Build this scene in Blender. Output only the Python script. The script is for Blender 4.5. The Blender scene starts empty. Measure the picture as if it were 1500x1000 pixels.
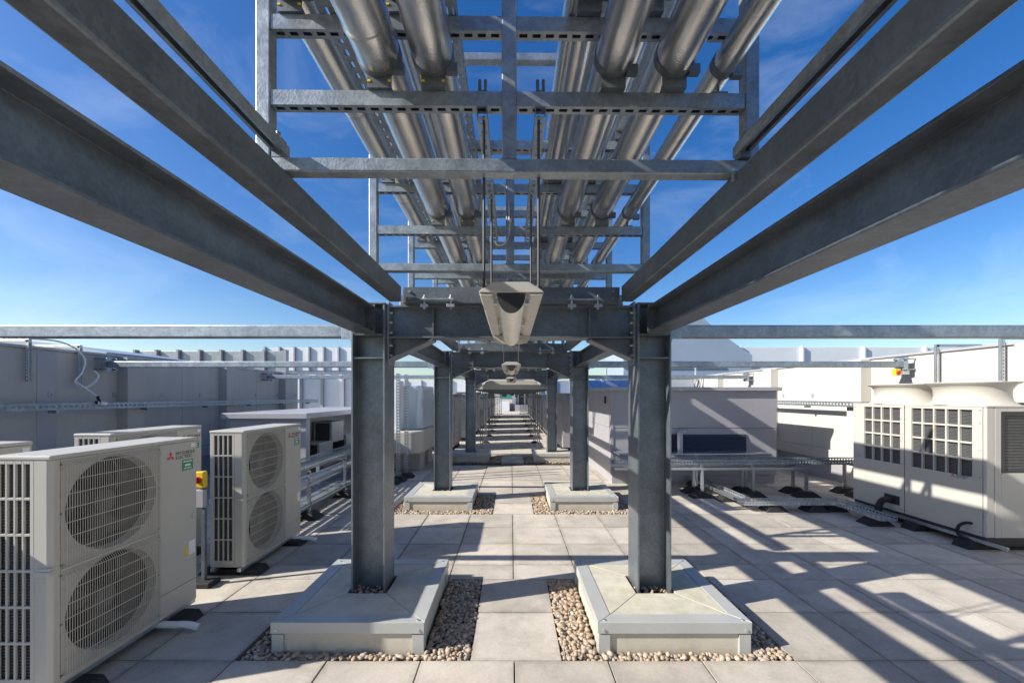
import bpy, math, random
from mathutils import Vector, Matrix
random.seed(7)
R = math.radians
S = bpy.context.scene
C = S.collection

# ------------------------------------------------------------------ camera
cam_d = bpy.data.cameras.new('camera'); cam = bpy.data.objects.new('camera', cam_d); C.objects.link(cam)
cam.location = (0, 0, 1.7); cam.rotation_euler = (R(90), 0, 0)
cam_d.sensor_width = 36; cam_d.lens = 14.0; cam_d.shift_y = 0.0533; cam_d.shift_x = 0.0007
cam_d.clip_start = 0.05; cam_d.clip_end = 3000
S.camera = cam
# ------------------------------------------------------------------ sky and sun
SUN = Vector((-1.57, -0.45, 1.0)).normalized()          # towards the sun
elev = math.asin(SUN.z); azim = math.atan2(SUN.x, SUN.y)
W = bpy.data.worlds.new('World'); S.world = W; W.use_nodes = True
nt = W.node_tree; nt.nodes.clear()
wo = nt.nodes.new('ShaderNodeOutputWorld'); bg = nt.nodes.new('ShaderNodeBackground')
sky = nt.nodes.new('ShaderNodeTexSky'); sky.sky_type = 'NISHITA'; sky.sun_disc = False
sky.sun_elevation = elev; sky.sun_rotation = azim % (2*math.pi)
sky.air_density = 1.0; sky.dust_density = 0.9; sky.ozone_density = 1.8; sky.altitude = 50
# thin cirrus over the whole dome
tc = nt.nodes.new('ShaderNodeTexCoord'); mp = nt.nodes.new('ShaderNodeMapping')
mp.inputs['Rotation'].default_value = (0.3, 0.2, 0.9); mp.inputs['Scale'].default_value = (1.2, 4.0, 5.0)
nz = nt.nodes.new('ShaderNodeTexNoise'); nz.inputs['Scale'].default_value = 1.6; nz.inputs['Detail'].default_value = 7
nz.inputs['Roughness'].default_value = 0.6; nz.inputs['Distortion'].default_value = 0.5
rp = nt.nodes.new('ShaderNodeValToRGB'); rp.color_ramp.elements[0].position = 0.5; rp.color_ramp.elements[1].position = 0.85
rp.color_ramp.elements[1].color = (0.17, 0.17, 0.17, 1)
mx = nt.nodes.new('ShaderNodeMixRGB'); mx.inputs[2].default_value = (7.5, 8.2, 9.2, 1)
L = nt.links.new
L(tc.outputs['Generated'], mp.inputs[0]); L(mp.outputs[0], nz.inputs['Vector']); L(nz.outputs['Fac'], rp.inputs[0])
hsv = nt.nodes.new('ShaderNodeHueSaturation'); hsv.inputs['Saturation'].default_value = 1.41; hsv.inputs['Hue'].default_value = 0.511; L(sky.outputs[0], hsv.inputs['Color'])
L(rp.outputs[0], mx.inputs[0]); L(hsv.outputs[0], mx.inputs[1]); L(mx.outputs[0], bg.inputs[0])
bg.inputs[1].default_value = 0.1; L(bg.outputs[0], wo.inputs[0])
sd = bpy.data.lights.new('sun', 'SUN'); sd.energy = 5.0; sd.angle = R(0.5); sd.color = (1, 0.95, 0.87)
so = bpy.data.objects.new('sun', sd); C.objects.link(so); so.rotation_euler = SUN.to_track_quat('Z', 'Y').to_euler()
so.location = (-20, -6, 14)
S.view_settings.view_transform = 'Standard'; S.view_settings.look = 'None'
S.view_settings.exposure = 0.74; S.view_settings.gamma = 1

# ------------------------------------------------------------------ materials
def mat(name, col, rough=0.6, metal=0.0, var=0.12, scale=6.0, bump=0.0, bscale=60.0, spec=0.5, rnd=0.0, stain=None, stretch=(1, 1, 1), spangle=0.0):
    m = bpy.data.materials.new(name); m.use_nodes = True
    t = m.node_tree; b = t.nodes['Principled BSDF']; l = t.links.new
    b.inputs['Roughness'].default_value = rough; b.inputs['Metallic'].default_value = metal
    b.inputs['Specular IOR Level'].default_value = spec
    co = t.nodes.new('ShaderNodeTexCoord'); mpn = t.nodes.new('ShaderNodeMapping'); mpn.inputs['Scale'].default_value = stretch
    oi = t.nodes.new('ShaderNodeObjectInfo')
    addv = t.nodes.new('ShaderNodeVectorMath'); addv.operation = 'ADD'
    mulr = t.nodes.new('ShaderNodeVectorMath'); mulr.operation = 'SCALE'; mulr.inputs[0].default_value = (37, 19, 53)
    l(oi.outputs['Random'], mulr.inputs['Scale']); l(co.outputs['Object'], mpn.inputs[0])
    l(mpn.outputs[0], addv.inputs[0]); l(mulr.outputs[0], addv.inputs[1])
    n1 = t.nodes.new('ShaderNodeTexNoise'); n1.inputs['Scale'].default_value = scale; n1.inputs['Detail'].default_value = 6; n1.inputs['Roughness'].default_value = 0.65
    l(addv.outputs[0], n1.inputs['Vector'])
    r = t.nodes.new('ShaderNodeValToRGB')
    a = [max(0, c*(1-var)) for c in col]; z = [min(1, c*(1+var)) for c in col]
    r.color_ramp.elements[0].position = 0.3; r.color_ramp.elements[1].position = 0.7
    r.color_ramp.elements[0].color = (*a, 1); r.color_ramp.elements[1].color = (*z, 1)
    l(n1.outputs['Fac'], r.inputs[0]); out = r.outputs[0]
    if stain:
        n2 = t.nodes.new('ShaderNodeTexNoise'); n2.inputs['Scale'].default_value = stain[1]; n2.inputs['Detail'].default_value = 8; n2.inputs['Roughness'].default_value = 0.7
        l(addv.outputs[0], n2.inputs['Vector'])
        r2 = t.nodes.new('ShaderNodeValToRGB'); r2.color_ramp.elements[0].position = stain[2]; r2.color_ramp.elements[1].position = min(1, stain[2]+0.22)
        r2.color_ramp.elements[1].color = (stain[3],)*3 + (1,)
        l(n2.outputs['Fac'], r2.inputs[0])
        m2 = t.nodes.new('ShaderNodeMixRGB'); m2.inputs[2].default_value = (*stain[0], 1)
        l(r2.outputs[0], m2.inputs[0]); l(out, m2.inputs[1]); out = m2.outputs[0]
    if spangle:
        vo = t.nodes.new('ShaderNodeTexVoronoi'); vo.inputs['Scale'].default_value = 75; l(addv.outputs[0], vo.inputs['Vector'])
        bw = t.nodes.new('ShaderNodeSeparateColor'); l(vo.outputs['Color'], bw.inputs[0])
        nn = t.nodes.new('ShaderNodeTexNoise'); nn.inputs['Scale'].default_value = 1.6; nn.inputs['Detail'].default_value = 9; nn.inputs['Roughness'].default_value = 0.75
        l(addv.outputs[0], nn.inputs['Vector'])
        ad = t.nodes.new('ShaderNodeMath'); ad.operation = 'MULTIPLY_ADD'; ad.inputs[1].default_value = 0.3; l(bw.outputs[0], ad.inputs[0]); l(nn.outputs['Fac'], ad.inputs[2])
        ms = t.nodes.new('ShaderNodeMapRange'); ms.inputs['From Min'].default_value = 0.35; ms.inputs['From Max'].default_value = 0.95
        ms.inputs['To Min'].default_value = 1-spangle; ms.inputs['To Max'].default_value = 1+spangle; l(ad.outputs[0], ms.inputs[0])
        hv = t.nodes.new('ShaderNodeHueSaturation'); l(ms.outputs[0], hv.inputs['Value']); l(out, hv.inputs['Color']); out = hv.outputs[0]
    if rnd:
        hs = t.nodes.new('ShaderNodeHueSaturation'); mr = t.nodes.new('ShaderNodeMapRange')
        mr.inputs['To Min'].default_value = 1-rnd; mr.inputs['To Max'].default_value = 1+rnd
        l(oi.outputs['Random'], mr.inputs[0]); l(mr.outputs[0], hs.inputs['Value']); l(out, hs.inputs['Color']); out = hs.outputs[0]
    l(out, b.inputs['Base Color'])
    if metal > 0 or rough < 0.5:
        rr = t.nodes.new('ShaderNodeMapRange'); rr.inputs['To Min'].default_value = max(0.05, rough-0.09); rr.inputs['To Max'].default_value = rough+0.12
        l(n1.outputs['Fac'], rr.inputs[0]); l(rr.outputs[0], b.inputs['Roughness'])
    if bump:
        n3 = t.nodes.new('ShaderNodeTexNoise'); n3.inputs['Scale'].default_value = bscale; n3.inputs['Detail'].default_value = 3
        l(addv.outputs[0], n3.inputs['Vector'])
        bp = t.nodes.new('ShaderNodeBump'); bp.inputs['Strength'].default_value = bump; bp.inputs['Distance'].default_value = 0.01
        l(n3.outputs['Fac'], bp.inputs['Height']); l(bp.outputs[0], b.inputs['Normal'])
    return m
M = {
 'galv': mat('galvanised_steel', (0.30, 0.34, 0.375), 0.40, 0.65, 0.22, 14, 0.12, 90, stain=((0.5, 0.53, 0.54), 3.2, 0.56, 0.5), spangle=0.2),
 'galv_dark': mat('weathered_galvanised', (0.18, 0.205, 0.23), 0.40, 0.62, 0.2, 7, 0.08, 60, stain=((0.33, 0.335, 0.33), 2.2, 0.56, 0.45), stretch=(1, 1, 1), spangle=0.2),
 'zinc': mat('bright_zinc', (0.55, 0.58, 0.6), 0.32, 0.8, 0.12, 20),
 'alu': mat('aluminium_cladding', (0.76, 0.75, 0.73), 0.17, 1.0, 0.08, 5, 0.14, 190, stain=((0.6, 0.57, 0.53), 6, 0.55, 0.4)),
 'paver': mat('concrete_paver', (0.47, 0.425, 0.36), 0.85, 0, 0.13, 3.0, 0.15, 220, 0.25, 0.14, stain=((0.29, 0.26, 0.22), 2.3, 0.48, 0.65), spangle=0.1),
 'bedding': mat('paver_bedding', (0.09, 0.085, 0.075), 0.95, 0, 0.2, 9),
 'cap': mat('plinth_capping', (0.42, 0.425, 0.40), 0.45, 0.1, 0.06, 5, stain=((0.33, 0.31, 0.25), 3, 0.6, 0.4)),
 'plinth': mat('plinth_render', (0.5, 0.46, 0.37), 0.85, 0, 0.1, 5, 0.15, 120, stain=((0.33, 0.27, 0.15), 3.5, 0.53, 0.7)),
 'lichen': mat('plinth_top', (0.5, 0.47, 0.38), 0.9, 0, 0.14, 9, 0.3, 160, stain=((0.36, 0.33, 0.16), 6, 0.5, 0.6)),
 'pebble': mat('pebble', (0.42, 0.35, 0.28), 0.75, 0, 0.5, 26, 0.1, 300),
 'beige': mat('beige_paint', (0.47, 0.45, 0.4), 0.42, 0, 0.03, 3, spec=0.4),
 'beige_d': mat('beige_wire', (0.5, 0.47, 0.41), 0.5, 0, 0.04, 3),
 'fins': mat('coil_fins', (0.17, 0.175, 0.18), 0.5, 0.5, 0.25, 30, stretch=(1, 1, 30)),
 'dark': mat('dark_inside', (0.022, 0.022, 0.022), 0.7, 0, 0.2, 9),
 'fan': mat('fan_plastic', (0.07, 0.068, 0.065), 0.55, 0, 0.1, 6),
 'rubber': mat('black_rubber', (0.018, 0.018, 0.019), 0.75, 0, 0.3, 20, 0.3, 120),
 'white': mat('white_plastic', (0.75, 0.75, 0.73), 0.4, 0, 0.03, 4),
 'red': mat('red_print', (0.6, 0.02, 0.03), 0.4, 0, 0.03, 4),
 'black': mat('black_print', (0.03, 0.03, 0.035), 0.5, 0, 0.03, 4),
 'green': mat('green_print', (0.02, 0.25, 0.13), 0.4, 0, 0.06, 4),
 'yellow': mat('yellow_plastic', (0.8, 0.52, 0.02), 0.4, 0, 0.04, 4),
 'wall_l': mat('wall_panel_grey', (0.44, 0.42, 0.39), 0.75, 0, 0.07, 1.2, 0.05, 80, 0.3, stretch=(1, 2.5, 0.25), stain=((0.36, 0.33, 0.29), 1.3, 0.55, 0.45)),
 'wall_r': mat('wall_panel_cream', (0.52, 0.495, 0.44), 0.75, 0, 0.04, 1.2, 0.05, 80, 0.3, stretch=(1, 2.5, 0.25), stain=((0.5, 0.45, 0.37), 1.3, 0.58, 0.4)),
 'encl': mat('enclosure_grey', (0.36, 0.35, 0.37), 0.4, 0.1, 0.05, 2),
 'skyw': mat('polished_sky_tint', (0.5, 0.6, 0.7), 0.18, 0.3, 0.05, 2),  # pale blue base colour stands in for sky mirrored in polished aluminium
 'coping': mat('coping_grey', (0.4, 0.4, 0.42), 0.45, 0.2, 0.05, 2),
 'navy': mat('louvre_navy', (0.03, 0.04, 0.07), 0.5, 0.1, 0.1, 4),
 'panelw': mat('white_panel', (0.72, 0.75, 0.78), 0.4, 0.1, 0.05, 2),
 'panelb': mat('blue_grey_panel', (0.33, 0.4, 0.5), 0.4, 0.2, 0.06, 1),
 'silver': mat('silver_duct', (0.66, 0.69, 0.73), 0.22, 0.9, 0.06, 2, 0.02, 6),
 'cable': mat('grey_cable', (0.5, 0.5, 0.5), 0.5, 0, 0.05, 4),
 'diff': mat('light_diffuser', (0.88, 0.85, 0.76), 0.35, 0, 0.05, 8),
 'lampbody': mat('lamp_housing', (0.5, 0.48, 0.44), 0.5, 0, 0.04, 5),
 'grass': mat('roof_gravel', (0.3, 0.28, 0.24), 0.9, 0, 0.3, 40),
 'far': mat('far_render', (0.55, 0.5, 0.44), 0.8, 0, 0.08, 1),
 'glass': mat('green_glass', (0.05, 0.22, 0.2), 0.1, 0, 0.1, 2),
}

def joint_dirt(src):
    # the same paver with grime that has crept in from its joints and uneven water marks
    m = M[src].copy(); m.name = 'concrete_paver_grimy'; t = m.node_tree; l = t.links.new; b = t.nodes['Principled BSDF']
    base = b.inputs['Base Color'].links[0].from_socket
    co = t.nodes.new('ShaderNodeTexCoord'); sx = t.nodes.new('ShaderNodeSeparateXYZ'); l(co.outputs['Object'], sx.inputs[0])
    def edge(sock, a, c):
        ab = t.nodes.new('ShaderNodeMath'); ab.operation = 'ABSOLUTE'; l(sock, ab.inputs[0])
        mr = t.nodes.new('ShaderNodeMapRange'); mr.inputs['From Min'].default_value = a; mr.inputs['From Max'].default_value = c; l(ab.outputs[0], mr.inputs[0]); return mr.outputs[0]
    mxn = t.nodes.new('ShaderNodeMath'); mxn.operation = 'MAXIMUM'; l(edge(sx.outputs['X'], 0.255, 0.3), mxn.inputs[0]); l(edge(sx.outputs['Y'], 0.242, 0.287), mxn.inputs[1])
    oi = t.nodes.new('ShaderNodeObjectInfo'); sc = t.nodes.new('ShaderNodeVectorMath'); sc.operation = 'MULTIPLY_ADD'; sc.inputs[1].default_value = (1, 1, 1)
    l(co.outputs['Object'], sc.inputs[0]); l(oi.outputs['Location'], sc.inputs[2])
    nz = t.nodes.new('ShaderNodeTexNoise'); nz.inputs['Scale'].default_value = 5; nz.inputs['Detail'].default_value = 8; nz.inputs['Roughness'].default_value = 0.7; l(sc.outputs[0], nz.inputs['Vector'])
    mr = t.nodes.new('ShaderNodeMapRange'); mr.inputs['From Min'].default_value = 0.4; mr.inputs['From Max'].default_value = 0.7; mr.inputs['To Min'].default_value = 0.1; mr.inputs['To Max'].default_value = 0.75; l(nz.outputs['Fac'], mr.inputs[0])
    ml = t.nodes.new('ShaderNodeMath'); ml.operation = 'MULTIPLY'; l(mxn.outputs[0], ml.inputs[0]); l(mr.outputs[0], ml.inputs[1])
    n2 = t.nodes.new('ShaderNodeTexNoise'); n2.inputs['Scale'].default_value = 0.9; n2.inputs['Detail'].default_value = 7; n2.inputs['Roughness'].default_value = 0.62; n2.inputs['Distortion'].default_value = 0.8; l(sc.outputs[0], n2.inputs['Vector'])
    r2 = t.nodes.new('ShaderNodeMapRange'); r2.inputs['From Min'].default_value = 0.55; r2.inputs['From Max'].default_value = 0.72; r2.inputs['To Max'].default_value = 0.32; l(n2.outputs['Fac'], r2.inputs[0])
    mm = t.nodes.new('ShaderNodeMath'); mm.operation = 'MAXIMUM'; l(ml.outputs[0], mm.inputs[0]); l(r2.outputs[0], mm.inputs[1])
    mix = t.nodes.new('ShaderNodeMixRGB'); mix.inputs[2].default_value = (0.2, 0.175, 0.14, 1); l(mm.outputs[0], mix.inputs[0]); l(base, mix.inputs[1]); l(mix.outputs[0], b.inputs['Base Color'])
    M['paver_grimy'] = m
joint_dirt('paver')

# ------------------------------------------------------------------ mesh helpers
class MB:
    def __init__(s): s.v = []; s.f = []; s.sm = []
    def add(s, vs, fs, smooth=False):
        o = len(s.v); s.v += [tuple(v) for v in vs]
        for f in fs: s.f.append([i+o for i in f]); s.sm.append(smooth)
        return s
    def box(s, x0, x1, y0, y1, z0, z1):
        if x1 < x0: x0, x1 = x1, x0
        if y1 < y0: y0, y1 = y1, y0
        if z1 < z0: z0, z1 = z1, z0
        return s.add([(x0,y0,z0),(x1,y0,z0),(x1,y1,z0),(x0,y1,z0),(x0,y0,z1),(x1,y0,z1),(x1,y1,z1),(x0,y1,z1)],
              [(0,3,2,1),(4,5,6,7),(0,1,5,4),(1,2,6,5),(2,3,7,6),(3,0,4,7)])
    def prism(s, poly, axis, a, b):
        # poly: list of 2D points (counter-clockwise seen from +axis); axis 0=x (poly y,z) 1=y (poly x,z) 2=z (poly x,y)
        n = len(poly)
        def P(p, t): return {0: (t, p[0], p[1]), 1: (p[0], t, p[1]), 2: (p[0], p[1], t)}[axis]
        vs = [P(p, a) for p in poly] + [P(p, b) for p in poly]
        fs = [[i, (i+1) % n, n+(i+1) % n, n+i] for i in range(n)] + [list(range(n))[::-1], list(range(n, 2*n))]
        if axis == 1: fs = [f[::-1] for f in fs]
        return s.add(vs, fs)
    def cyl(s, p0, p1, r, n=12, r2=None, caps=True):
        p0 = Vector(p0); p1 = Vector(p1); d = (p1-p0).normalized(); r2 = r if r2 is None else r2
        u = d.orthogonal().normalized(); w = d.cross(u)
        vs = [p0+(u*math.cos(2*math.pi*i/n)+w*math.sin(2*math.pi*i/n))*r for i in range(n)] + \
             [p1+(u*math.cos(2*math.pi*i/n)+w*math.sin(2*math.pi*i/n))*r2 for i in range(n)]
        s.add(vs, [[i, (i+1) % n, n+(i+1) % n, n+i] for i in range(n)], True)
        if caps:
            s.add(vs[:n], [list(range(n))[::-1]]); s.add(vs[n:], [list(range(n))])
        return s
    def tube(s, path, r, n=10):
        pts = [Vector(p) for p in path]; rings = []; u = None
        if len(pts) > 3:                                   # smooth bends (Catmull-Rom)
            q = []
            for i in range(len(pts)-1):
                p0, p1, p2, p3 = pts[max(i-1, 0)], pts[i], pts[i+1], pts[min(i+2, len(pts)-1)]
                m1 = (p2-p0)*0.5; m2 = (p3-p1)*0.5; d = (p2-p1).length
                if m1.length > d: m1 = m1.normalized()*d
                if m2.length > d: m2 = m2.normalized()*d
                for k in range(5):
                    t = k/5; q.append(p1*(2*t**3-3*t**2+1)+m1*(t**3-2*t**2+t)+p2*(-2*t**3+3*t**2)+m2*(t**3-t**2))
            pts = q+[pts[-1]]
        for i, p in enumerate(pts):
            d = ((pts[min(i+1, len(pts)-1)]-p).normalized() + (p-pts[max(i-1, 0)]).normalized()).normalized()
            u = d.orthogonal().normalized() if u is None else (u-d*u.dot(d)).normalized()
            w = d.cross(u); rings.append([p+(u*math.cos(2*math.pi*k/n)+w*math.sin(2*math.pi*k/n))*r for k in range(n)])
        vs = [v for g in rings for v in g]; fs = []
        for i in range(len(pts)-1):
            for k in range(n): fs.append([i*n+k, i*n+(k+1) % n, (i+1)*n+(k+1) % n, (i+1)*n+k])
        s.add(vs, fs, True); s.add(rings[0], [list(range(n))[::-1]]); s.add(rings[-1], [list(range(n))])
        return s
    def perf(s, axis, a, b, c0, c1, z0, z1, pitch=0.05, hole=0.028, frac=0.42):
        # perforated flat strip running along axis ('x' or 'y'), from a to b, across c0..c1, thickness z0..z1
        def bx(p, q, c, d):
            if axis == 'x': s.box(p, q, c, d, z0, z1)
            else: s.box(c, d, p, q, z0, z1)
        w = c1-c0; h0 = c0+w*(0.5-frac/2); h1 = c0+w*(0.5+frac/2)
        bx(a, b, c0, h0); bx(a, b, h1, c1)
        n = max(1, int((b-a)/pitch)); st = (b-a)/n
        for i in range(n+1):
            lo = max(a, a+i*st-(st-hole)/2); hi = min(b, a+i*st+(st-hole)/2); bx(lo, hi, h0, h1)
        return s
    def perfv(s, axis, a, b, z0, z1, c0, c1, pitch=0.05, hole=0.028, frac=0.42):
        # perforated upright strip (tray side): along axis a..b, height z0..z1, thickness c0..c1
        def bx(p, q, u, v):
            if axis == 'x': s.box(p, q, c0, c1, u, v)
            else: s.box(c0, c1, p, q, u, v)
        h = z1-z0; h0 = z0+h*(0.5-frac/2); h1 = z0+h*(0.5+frac/2)
        bx(a, b, z0, h0); bx(a, b, h1, z1)
        n = max(1, int((b-a)/pitch)); st = (b-a)/n
        for i in range(n+1):
            lo = max(a, a+i*st-(st-hole)/2); hi = min(b, a+i*st+(st-hole)/2); bx(lo, hi, h0, h1)
        return s
    def obj(s, name, m, parent=None, bevel=0, off=None):
        me = bpy.data.meshes.new(name)
        vs = s.v if off is None else [(v[0]-off[0], v[1]-off[1], v[2]-off[2]) for v in s.v]
        me.from_pydata(vs, [], s.f); me.update()
        me.polygons.foreach_set('use_smooth', s.sm)
        me.materials.append(M[m] if isinstance(m, str) else m)
        o = bpy.data.objects.new(name, me); C.objects.link(o)
        if parent is not None: o.parent = parent
        if bevel:
            b = o.modifiers.new('bevel', 'BEVEL'); b.width = bevel; b.segments = 2; b.limit_method = 'ANGLE'; b.angle_limit = R(40)
        return o
def tag(o, label=None, cat=None, group=None, kind=None):
    if label: o['label'] = label
    if cat: o['category'] = cat
    if group: o['group'] = group
    if kind: o['kind'] = kind
    return o
def thing(name, label, cat, loc=(0, 0, 0), group=None, rz=0):
    o = bpy.data.objects.new(name, None); C.objects.link(o); o.location = loc; o.rotation_euler = (0, 0, rz)
    o.empty_display_size = 0.1
    return tag(o, label, cat, group)
def part(t, name, mb, m, bevel=0):            # mesh given in world coordinates, thing unrotated at t.location
    o = mb.obj(name, m, t, bevel, off=t.location)
    if name in ('screws', 'bolts', 'fixing_discs', 'clips'): o['kind'] = 'stuff'
    return o
def dup(root, loc, label=None, group=None, rz=None):
    r = root.copy(); C.objects.link(r); r.location = loc
    if rz is not None: r.rotation_euler = (0, 0, rz)
    if label: r['label'] = label
    if group: r['group'] = group
    for ch in list(root.children):
        c = ch.copy(); C.objects.link(c); c.parent = r
        for g in list(ch.children):
            d = g.copy(); C.objects.link(d); d.parent = c
    return r
def single(name, mb, m, label, cat, group=None, bevel=0, loc=None):
    if loc is None:
        xs = [v[0] for v in mb.v]; ys = [v[1] for v in mb.v]; zs = [v[2] for v in mb.v]
        loc = ((min(xs)+max(xs))/2, (min(ys)+max(ys))/2, min(zs))
    o = mb.obj(name, m, None, bevel, off=loc); o.location = loc
    return tag(o, label, cat, group)
def text_mesh(body, size, name):
    cu = bpy.data.curves.new(name, 'FONT'); cu.body = body; cu.size = size; cu.extrude = 0.0006; cu.space_line = 0.85
    to = bpy.data.objects.new(name, cu); C.objects.link(to)
    bpy.context.view_layer.update()
    me = bpy.data.meshes.new_from_object(to.evaluated_get(bpy.context.evaluated_depsgraph_get()))
    bpy.data.objects.remove(to); return me
def ibeam(axis, a, b, c, z0, z1, w, tf=0.014, tw=0.009, mb=None):
    mb = mb or MB(); h = w/2
    p = [(c-h,z0),(c+h,z0),(c+h,z0+tf),(c+tw/2,z0+tf),(c+tw/2,z1-tf),(c+h,z1-tf),(c+h,z1),(c-h,z1),(c-h,z1-tf),(c-tw/2,z1-tf),(c-tw/2,z0+tf),(c-h,z0+tf)]
    return mb.prism(p, axis, a, b)

# ------------------------------------------------------------------ the setting: terrace, pavers, gravel
EYE = 1.7
g = MB().box(-60, 60, -12, 120, -0.5, -0.05); tag(g.obj('roof_deck', 'bedding'), kind='structure')
PX = 0.603; X0 = 0.02; PT = 0.046
rows = [-0.9, -0.32, 0.255, 0.833, 1.41, 1.989, 2.567, 3.14, 3.71, 4.02, 4.59, 5.17, 5.745, 6.32, 6.9]
while rows[-1] < 11.8: rows.append(rows[-1]+0.577)
beds = [(-1.765, -0.267, 2.567, 3.71), (0.33, 1.83, 2.567, 3.71), (-1.75, -0.267, 5.745, 6.9), (0.33, 1.83, 5.745, 6.9),
        (-1.75, -0.267, 10.2, 11.3), (0.33, 1.83, 10.2, 11.3)]
terr = bpy.data.objects.new('terrace_paving', None); C.objects.link(terr); tag(terr, kind='structure')
tiles = []
def bed_hit(x0, x1, y0, y1):
    for b in beds:
        if x0 < b[1]-0.02 and x1 > b[0]+0.02 and y0 < b[3]-0.02 and y1 > b[2]+0.02: return b
for ri in range(len(rows)-1):
    y0, y1 = rows[ri], rows[ri+1]
    for k in range(-12, 12):
        x0 = X0+k*PX; x1 = x0+PX
        if x1 < -6.6 or x0 > 6.4: continue
        hit = bed_hit(x0, x1, y0, y1)
        if hit:
            continue
        tiles.append((x0, x1, y0, y1))
# the walkway paver between two gravel beds sits half a module over
for by0, by1 in ((2.567, 3.71), (5.745, 6.9), (10.2, 11.3)):
    n = 2
    for j in range(n): tiles.append((-0.267, 0.33, by0+(by1-by0)*j/n, by0+(by1-by0)*(j+1)/n))
def vis(t):
    x = (t[0]+t[1])/2; y = max(0.3, (t[2]+t[3])/2)
    if y < 2.1: return -1
    if abs(x)/y > 1.4: return -1
    return 1/y
tiles.sort(key=vis, reverse=True)
gap = 0.004
rest = MB(); nind = 0; pm = {}
for (x0, x1, y0, y1) in tiles:
    dz = random.uniform(-0.0022, 0.0022)
    if nind < 290 and vis((x0, x1, y0, y1)) > 0:
        key = (round(x1-x0, 3), round(y1-y0, 3))
        if key not in pm:
            w, d = key
            o = MB().box(-w/2+gap, w/2-gap, -d/2+gap, d/2-gap, -PT, 0).obj('paver', 'paver_grimy', terr, 0.003); pm[key] = o
        else:
            o = pm[key].copy(); C.objects.link(o)
        o.location = ((x0+x1)/2, (y0+y1)/2, dz); nind += 1
    else: rest.box(x0+gap, x1-gap, y0+gap, y1-gap, -PT, dz)
def far_rows():
    y = rows[-1]
    while y < 44:
        for k in range(-12, 12):
            x0 = X0+k*PX; rest.box(x0+gap, x0+PX-gap, y+gap, y+0.577-gap, -PT, random.uniform(-0.002, 0.002))
        y += 0.577
far_rows()
tag(rest.obj('outlying_pavers', 'paver', terr), kind='stuff')

def pebbles(b, hole, n, smin, smax, tri=1, seed=1):
    rng = random.Random(seed)
    import bmesh
    bm = bmesh.new(); bmesh.ops.create_icosphere(bm, subdivisions=tri, radius=1)
    bv = [v.co.copy() for v in bm.verts]; bf = [[v.index for v in f.verts] for f in bm.faces]; bm.free()
    mb = MB()
    for i in range(n):
        for _ in range(20):
            x = rng.uniform(b[0]+0.012, b[1]-0.012); y = rng.uniform(b[2]+0.012, b[3]-0.012)
            if not (hole and hole[0]-0.005 < x < hole[1]+0.005 and hole[2]-0.005 < y < hole[3]+0.005): break
        else: continue
        s = rng.uniform(smin, smax); M3 = Matrix.Rotation(rng.uniform(0, 6.28), 3, 'Z') @ Matrix.Rotation(rng.uniform(-.5, .5), 3, 'X')
        sx, sy, sz = s*rng.uniform(.8, 1.25), s*rng.uniform(.6, .9), s*rng.uniform(.45, .7)
        z = -0.032+rng.uniform(0, 0.034)
        vs = []
        for v in bv:
            q = Vector((v.x*sx, v.y*sy, v.z*sz))*(1+0.10*math.sin(5*v.x+i)*math.cos(4*v.y+2*i)); q = M3 @ q
            vs.append((x+q.x, y+q.y, z+q.z))
        mb.add(vs, bf, True)
    return mb

# ------------------------------------------------------------------ portal rows
ROWS = [-0.1, 3.195, 6.48, 10.85]
PED = {1: 2.64, 2: 5.93, 3: 10.34}
side_txt = {-1: 'on the twin-fan unit side of the walkway', 1: 'on the large louvred unit side of the walkway'}
def pebble_mat():
    m = M['pebble']; t = m.node_tree; b = t.nodes['Principled BSDF']
    geo = t.nodes.new('ShaderNodeNewGeometry'); r = t.nodes.new('ShaderNodeValToRGB')
    cols = [(0.2, 0.15, 0.11), (0.42, 0.32, 0.22), (0.33, 0.26, 0.2), (0.5, 0.42, 0.32), (0.36, 0.24, 0.15), (0.28, 0.25, 0.22)]
    els = r.color_ramp.elements; els[0].color = (*cols[0], 1); els[1].color = (*cols[-1], 1)
    for i, c in enumerate(cols[1:-1]): e = els.new((i+1)/(len(cols)-1)); e.color = (*c, 1)
    t.links.new(geo.outputs['Random Per Island'], r.inputs[0]); t.links.new(r.outputs[0], b.inputs['Base Color'])
pebble_mat()
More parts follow.
